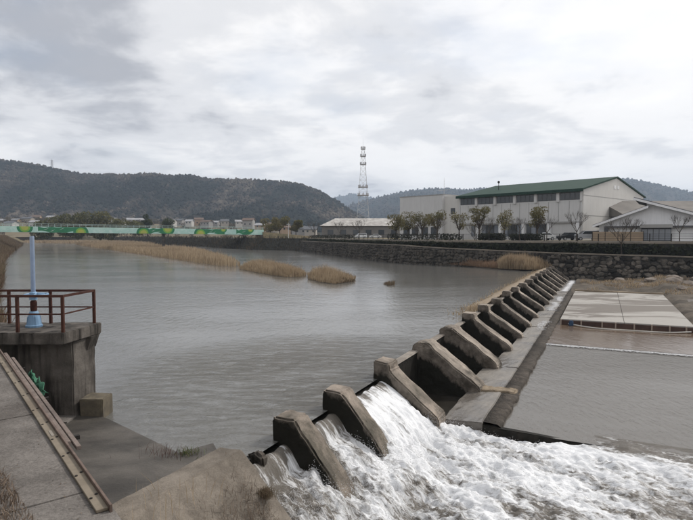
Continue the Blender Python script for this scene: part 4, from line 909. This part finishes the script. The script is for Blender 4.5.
q = FT(37.5, 6, 15.0); mb = MB(); mb.tube(q, (q[0], q[1], 19.6), .06, .03, 5); mb.build('mast', M['steel'], an)
mb = MB(); mb.tube((q[0] - 1.4, q[1], 16.4), (q[0] + 1.6, q[1], 16.7), .05, .05, 5); mb.build('crossbar', M['steel'], an)
an = thing('roof_vent', 'small ball topped vent on the green factory roof', 'vent', FT(22, 6, 15.0))
q = FT(22, 6, 15.2); mb = MB(); mb.tube(q, (q[0], q[1], 17.2), .09, .07, 6); mb.build('stem', M['darkiron'], an)
mb = MB(); mb.lathe([(.04, -.32), (.22, -.2), (.30, 0), (.22, .2), (.04, .32)], (q[0], q[1], 17.4), 10); mb.build('ball', M['darkiron'], an)
# white low building with the entrance
ax = thing('white_hall', 'low white hall with staggered gable roof and glazed entrance', 'building', (50, 88, GZ))
HAa = R(-31); hca, hsa = math.cos(HAa), math.sin(HAa)
def hq(i, k, j): dx, dy = (i - 47.5) * .95, (k - 88); return (47.5 + dx * hca - dy * hsa, 88.5 + dx * hsa + dy * hca, j)
fx = lambda i, j, k: hq(i, k, j)
mb = MB(); mb.prism([(41.6, GZ - .2), (41.6, 6.9), (48.9, 9.5), (48.9, 10.4), (62, 6.4), (62, GZ - .2)], 88.0, 104, fx); mb.build('wall', M['white'], ax)
mb = MB(); mb.prism([(40.6, 6.55), (40.6, 6.85), (49.2, 9.95), (49.2, 9.6)], 87.0, 104.2, fx); mb.build('roof', M['roofgrey'], ax)
mb = MB(); mb.prism([(47.0, 11.0), (47.0, 11.32), (63, 6.5), (63, 6.15)], 87.0, 104.2, fx); mb.build('roof', M['roofgrey'], ax)
mb = MB(); mb.prism([(40.6, 6.42), (40.6, 6.78), (49.2, 9.88), (49.2, 9.50)], 86.85, 86.995, fx); mb.build('bargeboard', M['white'], ax)
mb = MB(); mb.prism([(46.9, 10.85), (46.9, 11.22), (63, 6.38), (63, 6.0)], 86.85, 86.995, fx); mb.build('bargeboard', M['white'], ax)
mb = MB(); mb.box(42.5, 62, 87.3, 87.99, 6.35, 6.62, hq); mb.build('canopy', M['roofgrey'], ax)
mb = MB(); mb.box(48.0, 52.8, 86.9, 87.29, 6.30, 6.85, hq); mb.build('entrance_head', M['greywall'], ax)
mb = MB(); mb.box(48.2, 52.6, 87.5, 87.985, GZ - .1, 6.3, hq); en = mb.build('entrance', M['frame'], ax)
for j in range(5):
    mb = MB(); mb.box(48.32 + j * .86, 48.32 + j * .86 + .76, 87.44, 87.495, GZ + .1, 6.1, hq); mb.build('door_pane', M['glasspale'], en)
mb = MB(); mb.box(42.5, 43.1, 87.2, 87.8, GZ - .1, 6.349, hq); mb.build('column', M['frame'], ax)
gh = thing('grey_hall', 'long grey roofed hall behind the white hall at the right edge', 'building', (80, 110, GZ))
mb = MB(); mb.box(56, 110, 108.5, 128, GZ - .2, 9.5); mb.build('wall', M['greywall'], gh)
mb = MB(); mb.prism([(108.0, 9.0), (108.0, 9.4), (118, 12.6), (128.5, 9.4), (128.5, 9.0)], 55, 111, lambda i, j, k: (k, i, j)); mb.build('roof', M['oldwall'], gh)
wf = thing('board_fence', 'tan timber panel fence in front of the white hall', 'fence', (42.3, 84.2, GZ))
for j in range(4):
    mb = MB(); mb.box(38.3 + j * 1.98, 38.3 + j * 1.98 + 1.9, 84.1, 84.16, GZ, GZ + 1.45); mb.build('panel', M['woodfence'], wf)
for j in range(5):
    mb = MB(); mb.box(38.22 + j * 1.98, 38.30 + j * 1.98, 84.05, 84.2, GZ, GZ + 1.55); mb.build('post', M['bark'], wf)
# old warehouse further upstream
wh_ = thing('warehouse', 'long low old warehouse with mottled pale sheet roof', 'warehouse', (4, 235, GZ))
mb = MB(); mb.box(-10.5, 45, 230, 255, GZ - .2, 9.3); mb.build('wall', M['oldwall'], wh_)
mb = MB(); mb.add([(-11.5, 229, 9.25), (46, 229, 9.25), (46, 256, 9.25), (-11.5, 256, 9.25), (-5, 242, 12.9), (42, 242, 12.9)], [(0, 1, 5, 4), (1, 2, 5), (2, 3, 4, 5), (3, 0, 4), (0, 3, 2, 1)]); mb.build('roof', M['oldroof'], wh_)
for k in range(9):
    x = -8 + k * 5.4; mb = MB(); mb.box(x, x + 2.4, 229.85, 229.99, 5.6, 7.6); mb.build('window', M['glass'], wh_)
# road and car park behind the far bank
mb = MB(); mb.prism([tuple(q) for q in offset_path(RB, 6.0)[6:]] + [tuple(q) for q in offset_path(RB, 12.0)[6:]][::-1], GZ + .004, GZ + .008, lambda i, j, k: (i, j, k))
rp = offset_path(RB, 5.0); rp2 = offset_path(RB, 11.0); strip('road', [(rp, GZ + .006), (rp2, GZ + .006)], M['asphalt'], kind='structure')

# ------------------------------------------------------------------ cars
def make_car(label, paint, loc, rz, van=False):
    t = thing('parked_car', label, 'car', (0, 0, 0), 'cars parked beyond the far bank')
    if van: side = [(-2.1, .35), (-2.15, .95), (-1.95, 1.1), (-1.3, 1.15), (-.6, 1.75), (1.9, 1.78), (2.1, 1.1), (2.1, .35)]; gl = [(-1.1, 1.2), (-.55, 1.66), (1.8, 1.68), (1.92, 1.2)]
    else: side = [(-2.1, .32), (-2.15, .7), (-1.9, .85), (-1.05, .95), (-.45, 1.42), (.9, 1.44), (1.55, .98), (2.1, .92), (2.15, .35)]; gl = [(-.88, .98), (-.40, 1.35), (.84, 1.37), (1.32, 1.0)]
    mb = MB(); mb.prism(side, -.84, .84, lambda i, j, k: (i, k * (1 - max(0, j - .95) * .22), j)); mb.build('body', paint, t, bevel=.05)
    for s in (-1, 1):
        mb = MB(); mb.prism(gl, .835 * s, .852 * s, lambda i, j, k: (i, k * (1 - max(0, j - .95) * .20), j)); mb.build('side_window', M['glass'], t)
        for x in (-1.35, 1.35):
            mb = MB(); mb.tube((x, .70 * s, .32), (x, .87 * s, .32), .32, .32, 12); wl_ = mb.build('wheel', M['tyre'], t)
            mb = MB(); mb.tube((x, .871 * s, .32), (x, .885 * s, .32), .19, .19, 10); mb.build('rim', M['steel'], wl_)
        mb = MB(); mb.box(-2.2, -2.12, .45 * s - .18, .45 * s + .18, .62, .76); mb.build('headlight', M['glasspale'], t)
    a, b_ = (side[3], side[4]); mb = MB(); mb.prism([(a[0] + .05, a[1] + .03), (b_[0] - .02, b_[1] - .03), (b_[0] - .05, b_[1] + .012), (a[0] - .0, a[1] + .06)], -.66, .66, lambda i, j, k: (i, k, j)); mb.build('windscreen', M['glass'], t)
    t.location = loc; t.rotation_euler = (0, 0, rz); return t
make_car('white car parked left of the dark car before the factory', M['car0'], (36.4, 100.0, GZ), R(8))
make_car('dark car parked between the white and the silver car', M['car1'], (40.9, 99.5, GZ), R(14))
make_car('silver hatchback parked right of the dark car by the factory corner', M['car2'], (43.6, 98.0, GZ), R(-6), True)
make_car('white van parked before the old warehouse, left of the lattice tower', M['car0'], (5.0, 190, GZ), R(10), True)
make_car('white car parked before the old warehouse, right of the lattice tower', M['car0'], (10.0, 189, GZ), R(5))

# ------------------------------------------------------------------ trees of the far bank
trees = [(-.0, 0)]
spots = [(396, 118, 6.2, 4.6), (408, 122, 6.4, 4.4), (422, 120, 6.8, 5.0), (437, 116, 6.4, 4.6), (459, 112, 6.0, 4.4), (479, 106, 6.8, 4.0), (504, 102, 6.0, 4.6), (537, 98, 6.4, 3.8)]
tl = ['leftmost pruned olive tree in the row before the factory wing', 'second pruned olive tree from the left before the factory wing', 'third pruned olive tree from the left before the factory wing', 'pruned olive tree below the corner of the factory wing',
      'thin pruned tree at the left end of the green roof', 'tall dense pruned tree before the green roofed hall', 'sparse pruned tree in the middle of the hall front', 'pruned tree with flat crown beside the parked white car']
for i, ((u, d, h, cw), l) in enumerate(zip(spots, tl)):
    leafy_tree(((u - 346.5) / 540 * d, d, GZ), h, cw, l, 100 + i, n=900 if i in (4, 6) else 1700, leaf=.13, lobes=16, squash=.8, trunk=.3)
bt = [(39.4, 75.4 + 1.9, 2.3, 5.6, 'bare tree on the terrace before the tan timber fence'), (45.9, 88.5 - 2, GZ, 4.2, 'bare tree beside the glazed entrance of the white hall'), (35.8, 84.2, GZ, 5.0, 'bare tree left of the tan timber fence near the silver car'),
      (53.6, 80, GZ, 4.6, 'bare tree at the right edge before the white hall'), (22.0, 92.5, 3.2, 4.2, 'bare tree behind the reeds below the sparse pruned tree'), (13.6, 101, 3.3, 4.2, 'bare sapling under the tall pruned trees of the factory wing'), (29.0, 90.5, GZ, 4.4, 'bare tree before the hall between two pruned trees'),
      (17.2, 103.0, GZ, 4.8, 'bare tree between the factory wing corner and the river fence'), (25.2, 95.5, GZ, 4.6, 'bare tree just right of the tall dense pruned tree'), (32.6, 88.0, GZ, 4.4, 'bare tree above the tall tan reeds beside the white car'), (49.0, 79.5, GZ, 4.4, 'bare tree right of the glazed entrance by the fence'), (3.0, 128, GZ, 5.2, 'bare tree on the bank right of the old warehouse'),
      (-11, 186, GZ, 6.5, 'bare tree left of the old warehouse roof'), (-2, 175, GZ, 6.0, 'bare tree before the old warehouse wall')]
for i, (x, y, z, h, l) in enumerate(bt): bare_tree((x, y, z), h, l, 200 + i)
for i, (x, y, h, cw, l) in enumerate([(-27.5, 222, 9.0, 8, 'olive evergreen tree at the right end of the bridge'), (-33.5, 238, 9.0, 9, 'olive evergreen tree behind the bridge end'), (-21.5, 230, 7.8, 6, 'rightmost olive evergreen tree by the bridge end')]):
    leafy_tree((x, y, GZ), h, cw, l, 300 + i, n=2600, group='evergreen trees by the bridge end', leaf=.26, lobes=14, squash=.75, trunk=.3, name='evergreen_tree')
for i, (x, y, h, cw, l) in enumerate([(-112, 305, 13.5, 8, 'dark conical evergreen beyond the middle of the bridge'), (-101, 306, 10.5, 8, 'low dark evergreen to the right of the conical one')]):
    leafy_tree((x, y, GZ), h, cw, l, 320 + i, 'leafdark', n=2600, group='dark evergreens beyond the bridge', leaf=.3, lobes=12, squash=1.0, trunk=.2, name='evergreen_tree')
V, F, r = leaf_cloud([(-172 + k * 4.2 + random.uniform(-1, 1), 300 + random.uniform(-4, 4), 9.5 + 6.6 * math.sin(min(max(k / 13, .05), .98) * 3.14) * random.uniform(.8, 1.1) + random.uniform(-1.5, .6)) for k in range(14)] + [(-172 + random.uniform(-2, 58), 298, random.uniform(6, 11.5)) for k in range(34)], [3.2] * 14 + [3.4] * 34, 15000, .55, .95)
g = thing('bamboo_grove', 'olive green bamboo grove rising behind the left part of the bridge', 'bamboo', (-145, 300, GZ))
np_mesh('foliage', V, F, M['bamboo'], g, attrs={'rnd': r})
mb = MB()
for k in range(40): x = random.uniform(-170, -116); mb.tube((x, 300 + random.uniform(-3, 3), GZ - .2), (x + random.uniform(-1, 1), 300, 11), .08, .04, 4, caps=False)
mb.build('stems', M['bark'], g)
# low clipped hedges on the edge of the car park
hl = ['clipped dark hedge before the left factory windows', 'clipped dark hedge before the middle factory windows', 'long dark hedge under the trees of the factory wing', 'low dark hedge between warehouse and river road']
for i, (x0, y0, x1, y1, h) in enumerate([(24.6, 98.5, 27.8, 96.8, 1.3), (29.2, 96, 33.8, 94.4, 1.2), (9.5, 116, 21.0, 101.5, 1.3), (-12.5, 196, 2, 152, 1.2)]):
    n = 1500; f = rng.uniform(0, 1, n); cs = [(x0 + (x1 - x0) * k / 19 + random.uniform(-.2, .2), y0 + (y1 - y0) * k / 19, GZ + h * .5) for k in range(20)]
    V, F, r = leaf_cloud(cs, [h * .55] * 20, n, .16, .95); o = np_mesh('hedge', V, F, M['hedge'], attrs={'rnd': r}); tag(o, hl[i], 'hedge', 'hedges along the river road')
# lamp post / utility pole near the old warehouse
pl = thing('utility_pole', 'thin grey utility pole at the end of the bridge approach', 'pole', (-22.0, 205, GZ)); mb = MB(); mb.tube((-22, 205, GZ), (-22, 205, 10.0), .13, .09, 6); mb.build('mast', M['steel'], pl); mb = MB(); mb.box(-22.7, -21.3, 204.95, 205.05, 9.3, 9.45); mb.build('crossarm', M['steel'], pl)

# ------------------------------------------------------------------ bridge with the painted girder
BL = Vector((-150.0, 173.5)); BR = Vector((-33.0, 215.5)); BD = (BR - BL).normalized(); BN = Vector((-BD.y, BD.x)); BLEN = (BR - BL).length
def bz(a): return 8.75 - 1.25 * a / BLEN
def BT(a, c, z): q = BL + BD * a + BN * c; return (q.x, q.y, bz(a) + z)
br = thing('bridge', 'aqua painted girder bridge with green and yellow mural across the river', 'bridge', BT(BLEN / 2, 2, -3))
mb = MB(); mb.box(0, BLEN, 0, .3, -2.05, 0, BT); mb.build('girder', M['aqua'], br)
mb = MB(); mb.box(0, BLEN, .31, 7.5, -1.3, -.75, BT); mb.build('deck', M['conc_dark'], br)
mb = MB(); mb.box(0, BLEN, 7.51, 7.8, -2.05, 0, BT); mb.build('girder', M['aqua'], br)
for z in (.45, .92):
    mb = MB(); mb.box(0, BLEN, .08, .2, z, z + .12, BT); mb.build('rail', M['railpale'], br)
mb = MB(); mb.box(-.06, .06, .09, .19, .0, .93); pm2 = mb.mesh('rail_post'); pm2.materials.append(M['railpale'])
for k in range(63):
    o = bpy.data.objects.new('rail_post', pm2); COL.objects.link(o); o.parent = br; o.location = Vector(BT(.3 + k * (BLEN - .6) / 62, 0, 0)) - OFF[br]; o.rotation_euler = (0, 0, math.atan2(BD.y, BD.x))
def disc(a, z, r, c, mat, name, half=None):
    mb = MB(); n = 22; pts = [(a, z)] if False else []
    for k in range(n):
        t = 2 * math.pi * k / n; pts.append((a + r * math.cos(t), max(-2.03, min(-.02, z + r * math.sin(t)))))
    mb.prism(pts, c, -.001, lambda i, j, k_: BT(i, k_, j)); return mb.build(name, mat, br)
rr = random.Random(4); a = 26.0
suns = [(41, -.25), (58.5, -1.95), (79.5, -1.95), (88, -.15), (100, -1.95), (108.5, -.1), (119, -.1)]
for a0, a1 in ((45, 57), (80, 88.5), (98.5, 109), (113.5, 119.5)):
    pts = []; n = 20
    for k in range(n + 1): t = k / n; pts.append((a0 + (a1 - a0) * t, -.02 - .5 * math.sin(t * 9) ** 2 * (1 - t)))
    for k in range(n, -1, -1): t = k / n; pts.append((a0 + (a1 - a0) * t, -2.03 + .6 * max(0, math.sin(t * 7 + a0))))
    mb = MB()
    for k in range(n):
        mb.prism([pts[k], pts[k + 1], pts[2 * n - k], pts[2 * n + 1 - k]], -.012, -.001, lambda i, j, k_: BT(i, k_, j))
    mb.build('mural_wave', M['murgreen'], br)
for i, (a, z) in enumerate(suns):
    f = .55 if i > 4 else 1.0
    disc(a, z, 2.5 * f, -.02, M['murgreen'], 'mural_ring'); disc(a, z, 1.7 * f, -.03, M['murlime'], 'mural_ring'); disc(a, z, 1.15 * f, -.04, M['muryellow'], 'mural_sun')
for a, z in ((36, -1.2), (63, -.7), (68, -1.5), (74, -1.1), (96, -1.4), (47.5, -.9), (49.5, -1.4), (52.5, -.7), (66, -1.2), (71, -.8), (83, -.9), (84.5, -1.4), (92, -1.2), (94.5, -.8), (104, -.8), (105, -1.4), (111.2, -1.0), (116.5, -.9)):
    mb = MB()
    mb.prism([(a - .9, z - .35), (a - .1, z - .1), (a + .1, z + .1)], -.055, -.001, lambda i, j, k_: BT(i, k_, j)); mb.prism([(a + .11, z + .1), (a - .09, z - .1), (a + .9, z + .45)], -.055, -.001, lambda i, j, k_: BT(i, k_, j)); mb.build('mural_bird', M['murwhite'], br)
for a in (86.5,):
    mb = MB(); mb.box(a - .5, a + .5, 1.4, 6.6, -8.9, -1.32, BT); mb.build('bridge_pier', M['conc_dark'], br, bevel=.1)
mb = MB(); mb.box(BLEN - 1.5, BLEN + 3.0, -.3, 8.1, -8.5, -2.06, BT); mb.build('bridge_abutment', M['conc_dark'], br)
ap = MB(); ap.add([BT(BLEN - .5, -.6, -.9), BT(BLEN - .5, 8.2, -.9), (-8, 236, GZ + .02), (-8, 222, GZ + .02), BT(BLEN - .5, -3.5, -4), BT(BLEN - .5, 12, -4), (-4, 242, GZ - .4), (-4, 217, GZ - .4)], [(0, 1, 2, 3), (4, 0, 3, 7), (1, 5, 6, 2), (3, 2, 6, 7), (0, 4, 5, 1)])
o = ap.build('bridge_approach', M['bankgrass']); o['kind'] = 'structure'

# ------------------------------------------------------------------ lattice tower and pylon
def lattice(name, label, x, y, z0, h, w0, w1, bays, plats, arms=(), r=.14, mats=('steel', 'towerred')):
    t = thing(name, label, 'tower', (x, y, z0)); wz = lambda f: (w0 + (w1 - w0) * f ** .8) / 2
    cor = lambda f, k: Vector((x + wz(f) * (1, -1, -1, 1)[k], y + wz(f) * (1, 1, -1, -1)[k], z0 + h * f))
    fs = [(k / bays) ** .9 for k in range(bays + 1)]
    for k in range(4):
        mb = MB()
        for a, b_ in zip(fs, fs[1:]): mb.tube(cor(a, k), cor(b_, k), r, r * .9, 4)
        mb.build('leg', M[mats[0]], t)
    for a, b_ in zip(fs, fs[1:]):
        mb = MB()
        for k in range(4):
            k2 = (k + 1) % 4; mb.tube(cor(a, k), cor(b_, k2), r * .55, n=3); mb.tube(cor(a, k2), cor(b_, k), r * .55, n=3); mb.tube(cor(b_, k), cor(b_, k2), r * .55, n=3)
        mb.build('bracing', M[mats[0]], t)
    for f, ww in plats:
        mb = MB(); mb.box(x - ww, x + ww, y - ww, y + ww, z0 + h * f, z0 + h * f + .45)
        for k in range(8):
            aa = k * math.pi / 4; mb.box(x + ww * .9 * math.cos(aa) - .3, x + ww * .9 * math.cos(aa) + .3, y + ww * .9 * math.sin(aa) - .3, y + ww * .9 * math.sin(aa) + .3, z0 + h * f + .45, z0 + h * f + 1.9)
        mb.build('platform', M[mats[1]] if f < .9 else M['steel'], t)
    for f, ww in arms:
        mb = MB(); mb.tube((x - ww, y, z0 + h * f), (x, y, z0 + h * f + ww * .22), r * .8, n=4); mb.tube((x + ww, y, z0 + h * f), (x, y, z0 + h * f + ww * .22), r * .8, n=4); mb.tube((x - ww, y, z0 + h * f), (x + ww, y, z0 + h * f), r * .8, n=4); mb.build('crossarm', M[mats[0]], t)
    mb = MB(); mb.tube((x, y, z0 + h), (x, y, z0 + h * 1.09), r * .9, r * .3, 4); mb.build('spike', M['steel'], t); return t
lattice('lattice_tower', 'tall grey lattice communications tower with stacked antenna platforms', 11.6, 380, GZ, 63, 11.0, 1.8, 15, [(.46, 3.9), (.55, 3.4), (.80, 2.1), (.89, 1.9), (.97, 1.5)], r=.10)

# ------------------------------------------------------------------ hills
def hill(name, prof, yr, y0, y1, spacing, crown, xlo, xhi, foot, mat, seed, zfoot, ncrown, wlabel):
    xs = np.arange(xlo, xhi, spacing); ys = np.arange(y0, y1, spacing * 1.5); X, Y = np.meshgrid(xs, ys, indexing='ij')
    X = X + (hash2(X, Y, 1.) - .5) * spacing * .5; px, pz = np.array(prof).T
    XR = X * yr / Y                                                # crest heights laid out along the ridge line
    top = np.interp(XR, px, pz)
    f = np.clip((Y - y0) / (yr - y0), 0, 1); back = np.clip((Y - yr) / (y1 - yr), 0, 1)
    spur = fbm(X / 260, Y / 420, 4, seed) - .5; spur2 = fbm(X / 90, Y / 120, 4, seed + 3) - .5
    shape = foot * sstep(0, .35, f) + (1 - foot) * sstep(.25, 1.0, f) ** 1.1
    Z = zfoot + (top - zfoot) * shape * (1 + .0 * spur) * (1 - .6 * back ** 1.5)
    mid = np.sin(np.clip(f, 0, 1) * math.pi); Z += mid * (spur * .75 * top * .8 + spur2 * .28 * top)
    Z = np.minimum(Z, zfoot + (top - zfoot) * (.15 + .85 * f) + 2)
    # tree crowns
    gx, gy = X / crown, Y / (crown * 1.4); bx_, by_ = np.floor(gx), np.floor(gy); best = np.full(X.shape, 9.); cid = np.zeros(X.shape)
    for i in (-1, 0, 1):
        for j in (-1, 0, 1):
            cx, cy = bx_ + i, by_ + j; jx = cx + hash2(cx, cy, 5.); jy = cy + hash2(cx, cy, 6.); d = (gx - jx) ** 2 + (gy - jy) ** 2
            m_ = d < best; best = np.where(m_, d, best); cid = np.where(m_, hash2(cx, cy, 7.), cid)
    wood = sstep(.12, .3, f)
    Z += wood * crown * (.95 * np.clip(1 - best * 1.3, 0, 1) + .7 * cid)
    tone = .6 * fbm(X / 110, Y / 150, 5, seed + 9.) + .4 * fbm(X / 36, Y / 60, 4, seed + 13.); rnd = np.clip((tone - .5) * 2.6 + .33 + (cid - .5) * .62, 0, 1); rnd = np.where(wood > .2, rnd, np.clip(.55 + (tone - .5) * 1.5, 0, 1))
    V = np.stack([X, Y, Z], -1).reshape(-1, 3); n, m_ = X.shape; i = (np.arange(n - 1)[:, None] * m_ + np.arange(m_ - 1)[None]).ravel()
    o = np_mesh(name, V, np.stack([i, i + m_, i + m_ + 1, i + 1], -1), mat, smooth=True, attrs={'rnd': rnd.ravel()}); o['kind'] = 'structure'
    # single crowns standing out of the wood
    idx = np.argwhere((wood > .35) & (Y < yr * 1.03)); nc = min(len(idx), ncrown); idx = idx[rng.choice(len(idx), nc, replace=False)]; ii, jj = idx[:, 0], idx[:, 1]
    bm = bmesh.new(); bmesh.ops.create_icosphere(bm, subdivisions=1, radius=1.0); B = np.array([v.co[:] for v in bm.verts]); bm.verts.index_update(); BF = np.array([[v.index for v in f.verts] for f in bm.faces]); bm.free()
    sz = crown * rng.uniform(.16, .40, nc); tall = np.where(rng.uniform(0, 1, nc) < .2, 1.5, 1.0)
    Q = B[None] * (1 + rng.uniform(-.28, .28, (nc, len(B), 1))) * sz[:, None, None] * np.stack([np.ones(nc), np.ones(nc), tall], -1)[:, None]
    Q = Q + np.stack([X[ii, jj], Y[ii, jj], Z[ii, jj] + sz * .25], -1)[:, None]; FF = BF[None] + (np.arange(nc) * len(B))[:, None, None]
    cr = np.clip(rnd[ii, jj] + rng.normal(0, .16, nc) - .12 * (tall > 1.5), 0, 1)
    tag(np_mesh('wood', Q.reshape(-1, 3), FF.reshape(-1, 3), mat, attrs={'rnd': np.repeat(cr, len(B))}), wlabel, 'wood', kind='stuff')
    return X, Y, Z
HP = [(-1500, 190), (-1100, 205), (-950, 196), (-828, 179), (-757, 170), (-697, 158), (-638, 145), (-542, 143.5), (-470, 146), (-410, 140), (-382, 143.5), (-327, 134), (-243, 132), (-171, 128), (-111, 122), (-63.5, 103), (-15.6, 76), (13, 56), (56, 34), (110, 12), (260, 2)]
HX, HY, HZ = hill('hill', [(x, z - 4) for x, z in HP], 1300, 560, 1700, 4.0, 8.0, -1300, 420, .17, M['forest'], 2.0, 4.0, 30000, 'mixed winter wood covering the long hill on the left')
BP = [(-900, 20), (-500, 40), (-223, 72), (-31, 120), (89, 158), (256, 196), (400, 215), (592, 211), (831, 225), (1118, 244), (1310, 268), (1430, 249), (1550, 220), (1661, 196), (1791, 187), (2100, 170), (2600, 120)]
hill('hill', [(x, z - 5) for x, z in BP], 2600, 1500, 3300, 10, 16.0, -1000, 2700, .12, M['forestfar'], 7.0, 4.0, 14000, 'hazy wood on the blue hill behind the factory')
hill('hill', [(-1200, 150), (-600, 220), (-220, 254), (-70, 303), (46, 328), (162, 303), (361, 254), (800, 200), (1500, 100)], 4500, 3600, 5200, 20, 24.0, -1300, 1600, .1, M['forestfar'], 5.0, 4.0, 3000, 'faint wood on the farthest hill behind the lattice tower')
def hz_at(x, y):
    i = np.argmin((HX - x) ** 2 + (HY - y) ** 2); return float(HZ.ravel()[i])
px_, py_ = -699.0, 1290.0
lattice('pylon', 'small transmission pylon on the crest of the left hill', px_, py_, hz_at(px_, py_) - 3, 27, 6, 1.6, 8, [], [(.62, 7), (.76, 6), (.9, 5)], r=.26, mats=('steel', 'steel'))

# ------------------------------------------------------------------ village at the foot of the hill
HC = [((.48, .465, .44), 'white'), ((.36, .325, .285), 'beige'), ((.30, .29, .28), 'grey'), ((.36, .26, .18), 'brown')]
hm = [mk('house_wall_%d' % i, c, tuple(x * .9 for x in c), .3, .85) for i, (c, _) in enumerate(HC)]
hr = [mk('house_roof_%d' % i, c, tuple(x * .8 for x in c), .4, .75) for i, c in enumerate([(.12, .125, .135), (.20, .20, .205), (.33, .33, .34), (.15, .11, .09)])]
def house(loc, wd, dp, h, rz, wi, ri, label):
    t = thing('house', label, 'house', (0, 0, 0), 'village houses at the foot of the hill')
    mb = MB(); mb.prism([(-dp / 2, -2.5), (-dp / 2, h), (0, h + dp * .22), (dp / 2, h), (dp / 2, -2.5)], -wd / 2, wd / 2, lambda i, j, k: (k, i, j)); mb.build('wall', hm[wi], t)
    e = .7
    for s in (-1, 1):
        mb = MB(); mb.prism([(s * .01, h + dp * .22 + .05), (s * (dp / 2 + e), h - e * .44 + .05), (s * (dp / 2 + e), h - e * .44 + .4), (s * .01, h + dp * .22 + .42)], -wd / 2 - e, wd / 2 + e, lambda i, j, k: (k, i, j)); mb.build('roof', hr[ri], t)
    n = max(2, int(wd / 3))
    for k in range(n):
        x = -wd / 2 + (k + .5) * wd / n
        for z in ([1.0, 3.6] if h > 5 else [1.0]):
            mb = MB(); mb.box(x - .6, x + .6, -dp / 2 - .08, -dp / 2 - .01, z, z + 1.2); mb.build('window', M['glass'], t)
    t.location = loc; t.rotation_euler = (0, 0, rz); return t
hs = [(4, 219.5, 560), (17, 218, 570), (29, 217.5, 560), (38, 216, 600), (44, 219.5, 540), (52, 216.5, 620), (36, 221, 520), (12, 222, 520), (113, 218.5, 560), (122, 220, 540), (136, 217.5, 570), (146, 220, 520), (172, 218.5, 540), (180, 219.5, 560), (190, 218.3, 540), (199, 218.6, 560), (207, 219.4, 540), (216, 219.2, 560), (225, 218.6, 540), (240, 218.5, 500), (249, 219, 460), (262, 221, 430), (274, 221, 420), (285, 223, 400), (299, 225, 380), (311, 225, 370)]
posn = ['far left edge', 'left edge', 'left', 'left of the bamboo grove']
for i, (u, v, d) in enumerate(hs):
    rr = random.Random(i + 60); x = (u - 346.5) / 540 * d; gz = 5 + (236 - v) * d / 540 - 6.0
    wi, ri = rr.randrange(4), rr.randrange(4)
    if i in (8, 10, 19): wi, ri = 0, 2
    wd = rr.uniform(6, 11)
    if i == 10: wd = 17
    place = 'left of the bamboo grove' if u < 60 else ('between bamboo grove and dark evergreens' if u < 147 else ('beyond the right half of the bridge' if u < 256 else 'behind the trees at the bridge end'))
    dirs = sum(1 for q in hs[:i] if (q[0] < 60) == (u < 60) and (60 <= q[0] < 147) == (60 <= u < 147) and (147 <= q[0] < 256) == (147 <= u < 256))
    same = sorted([q for q in hs if (q[0] < 60) == (u < 60) and (60 <= q[0] < 147) == (60 <= u < 147) and (147 <= q[0] < 256) == (147 <= u < 256)])
    ordn = ['first', 'second', 'third', 'fourth', 'fifth', 'sixth', 'seventh', 'eighth', 'ninth', 'tenth', 'eleventh'][same.index((u, v, d))]
    house((x, d, gz), wd, rr.uniform(6, 8), rr.choice((2.6, 2.9, 3.4, 4.8)), rr.uniform(-.5, .5), wi, ri, '%s walled village house, %s from the left %s' % (HC[wi][1], ordn, place))
    mb = MB()
# rising ground that carries the village
def vz(X, Y): return 4.0 + 0 * X
vx = np.arange(-520, 40, 14.); vy = np.arange(466, 720, 10.); X, Y = np.meshgrid(vx, vy, indexing='ij')
U = 346.5 + 540 * X / Y; rise = sstep(466, 580, Y) * (8 + 9 * sstep(330, 40, U)) * sstep(330, 240, U)
Z = GZ - .3 + rise + .3 * fbm(X / 20, Y / 20, 3, 1.); Z = np.where(Y < 470, GZ - .6, Z)
V = np.stack([X, Y, Z], -1).reshape(-1, 3); n, m_ = X.shape; i = (np.arange(n - 1)[:, None] * m_ + np.arange(m_ - 1)[None]).ravel()
o = np_mesh('fields', V, np.stack([i, i + m_, i + m_ + 1, i + 1], -1), M['ground'], smooth=True); o['kind'] = 'structure'
# woodland edge and garden trees among the houses: one far mass
cs = []; rd = []
for k in range(300):
    u = rng.uniform(-10, 320); d = rng.uniform(470, 640); x = (u - 346.5) / 540 * d; g_ = GZ + float(sstep(466, 580, d) * (8 + 9 * sstep(330, 40, u)) * sstep(330, 240, u))
    cs.append((x, d, g_ + rng.uniform(1.0, 3.2))); rd.append(rng.uniform(1.6, 3.6))
V, F, r = leaf_cloud(cs, rd, 26000, .6, .8); tag(np_mesh('woodland', V, F, blade('winter_wood', [(0.05, 0.048, 0.03), (0.10, 0.085, 0.06), (0.14, 0.115, 0.085), (0.06, 0.06, 0.032)]), attrs={'rnd': r}), 'brown winter trees and gardens among the village houses', 'woodland', kind='stuff')

# ------------------------------------------------------------------ haze: the air between here and the hills
mb = MB(); mb.box(-6900, 6900, -400, 6900, -4.0, 352.0); hz = mb.build('haze', None); hz['kind'] = 'stuff'; tag(hz, 'thin pale haze over the valley', 'haze')
hm_ = bpy.data.materials.new('haze_air'); hm_.use_nodes = True; t = hm_.node_tree; t.nodes.clear()
pv_ = t.nodes.new('ShaderNodeVolumePrincipled'); pv_.inputs['Color'].default_value = (0.66, 0.80, 1.0, 1); pv_.inputs['Density'].default_value = 0.00019; pv_.inputs['Anisotropy'].default_value = 0.2
oo = t.nodes.new('ShaderNodeOutputMaterial'); t.links.new(pv_.outputs[0], oo.inputs['Volume']); hz.data.materials.append(hm_)
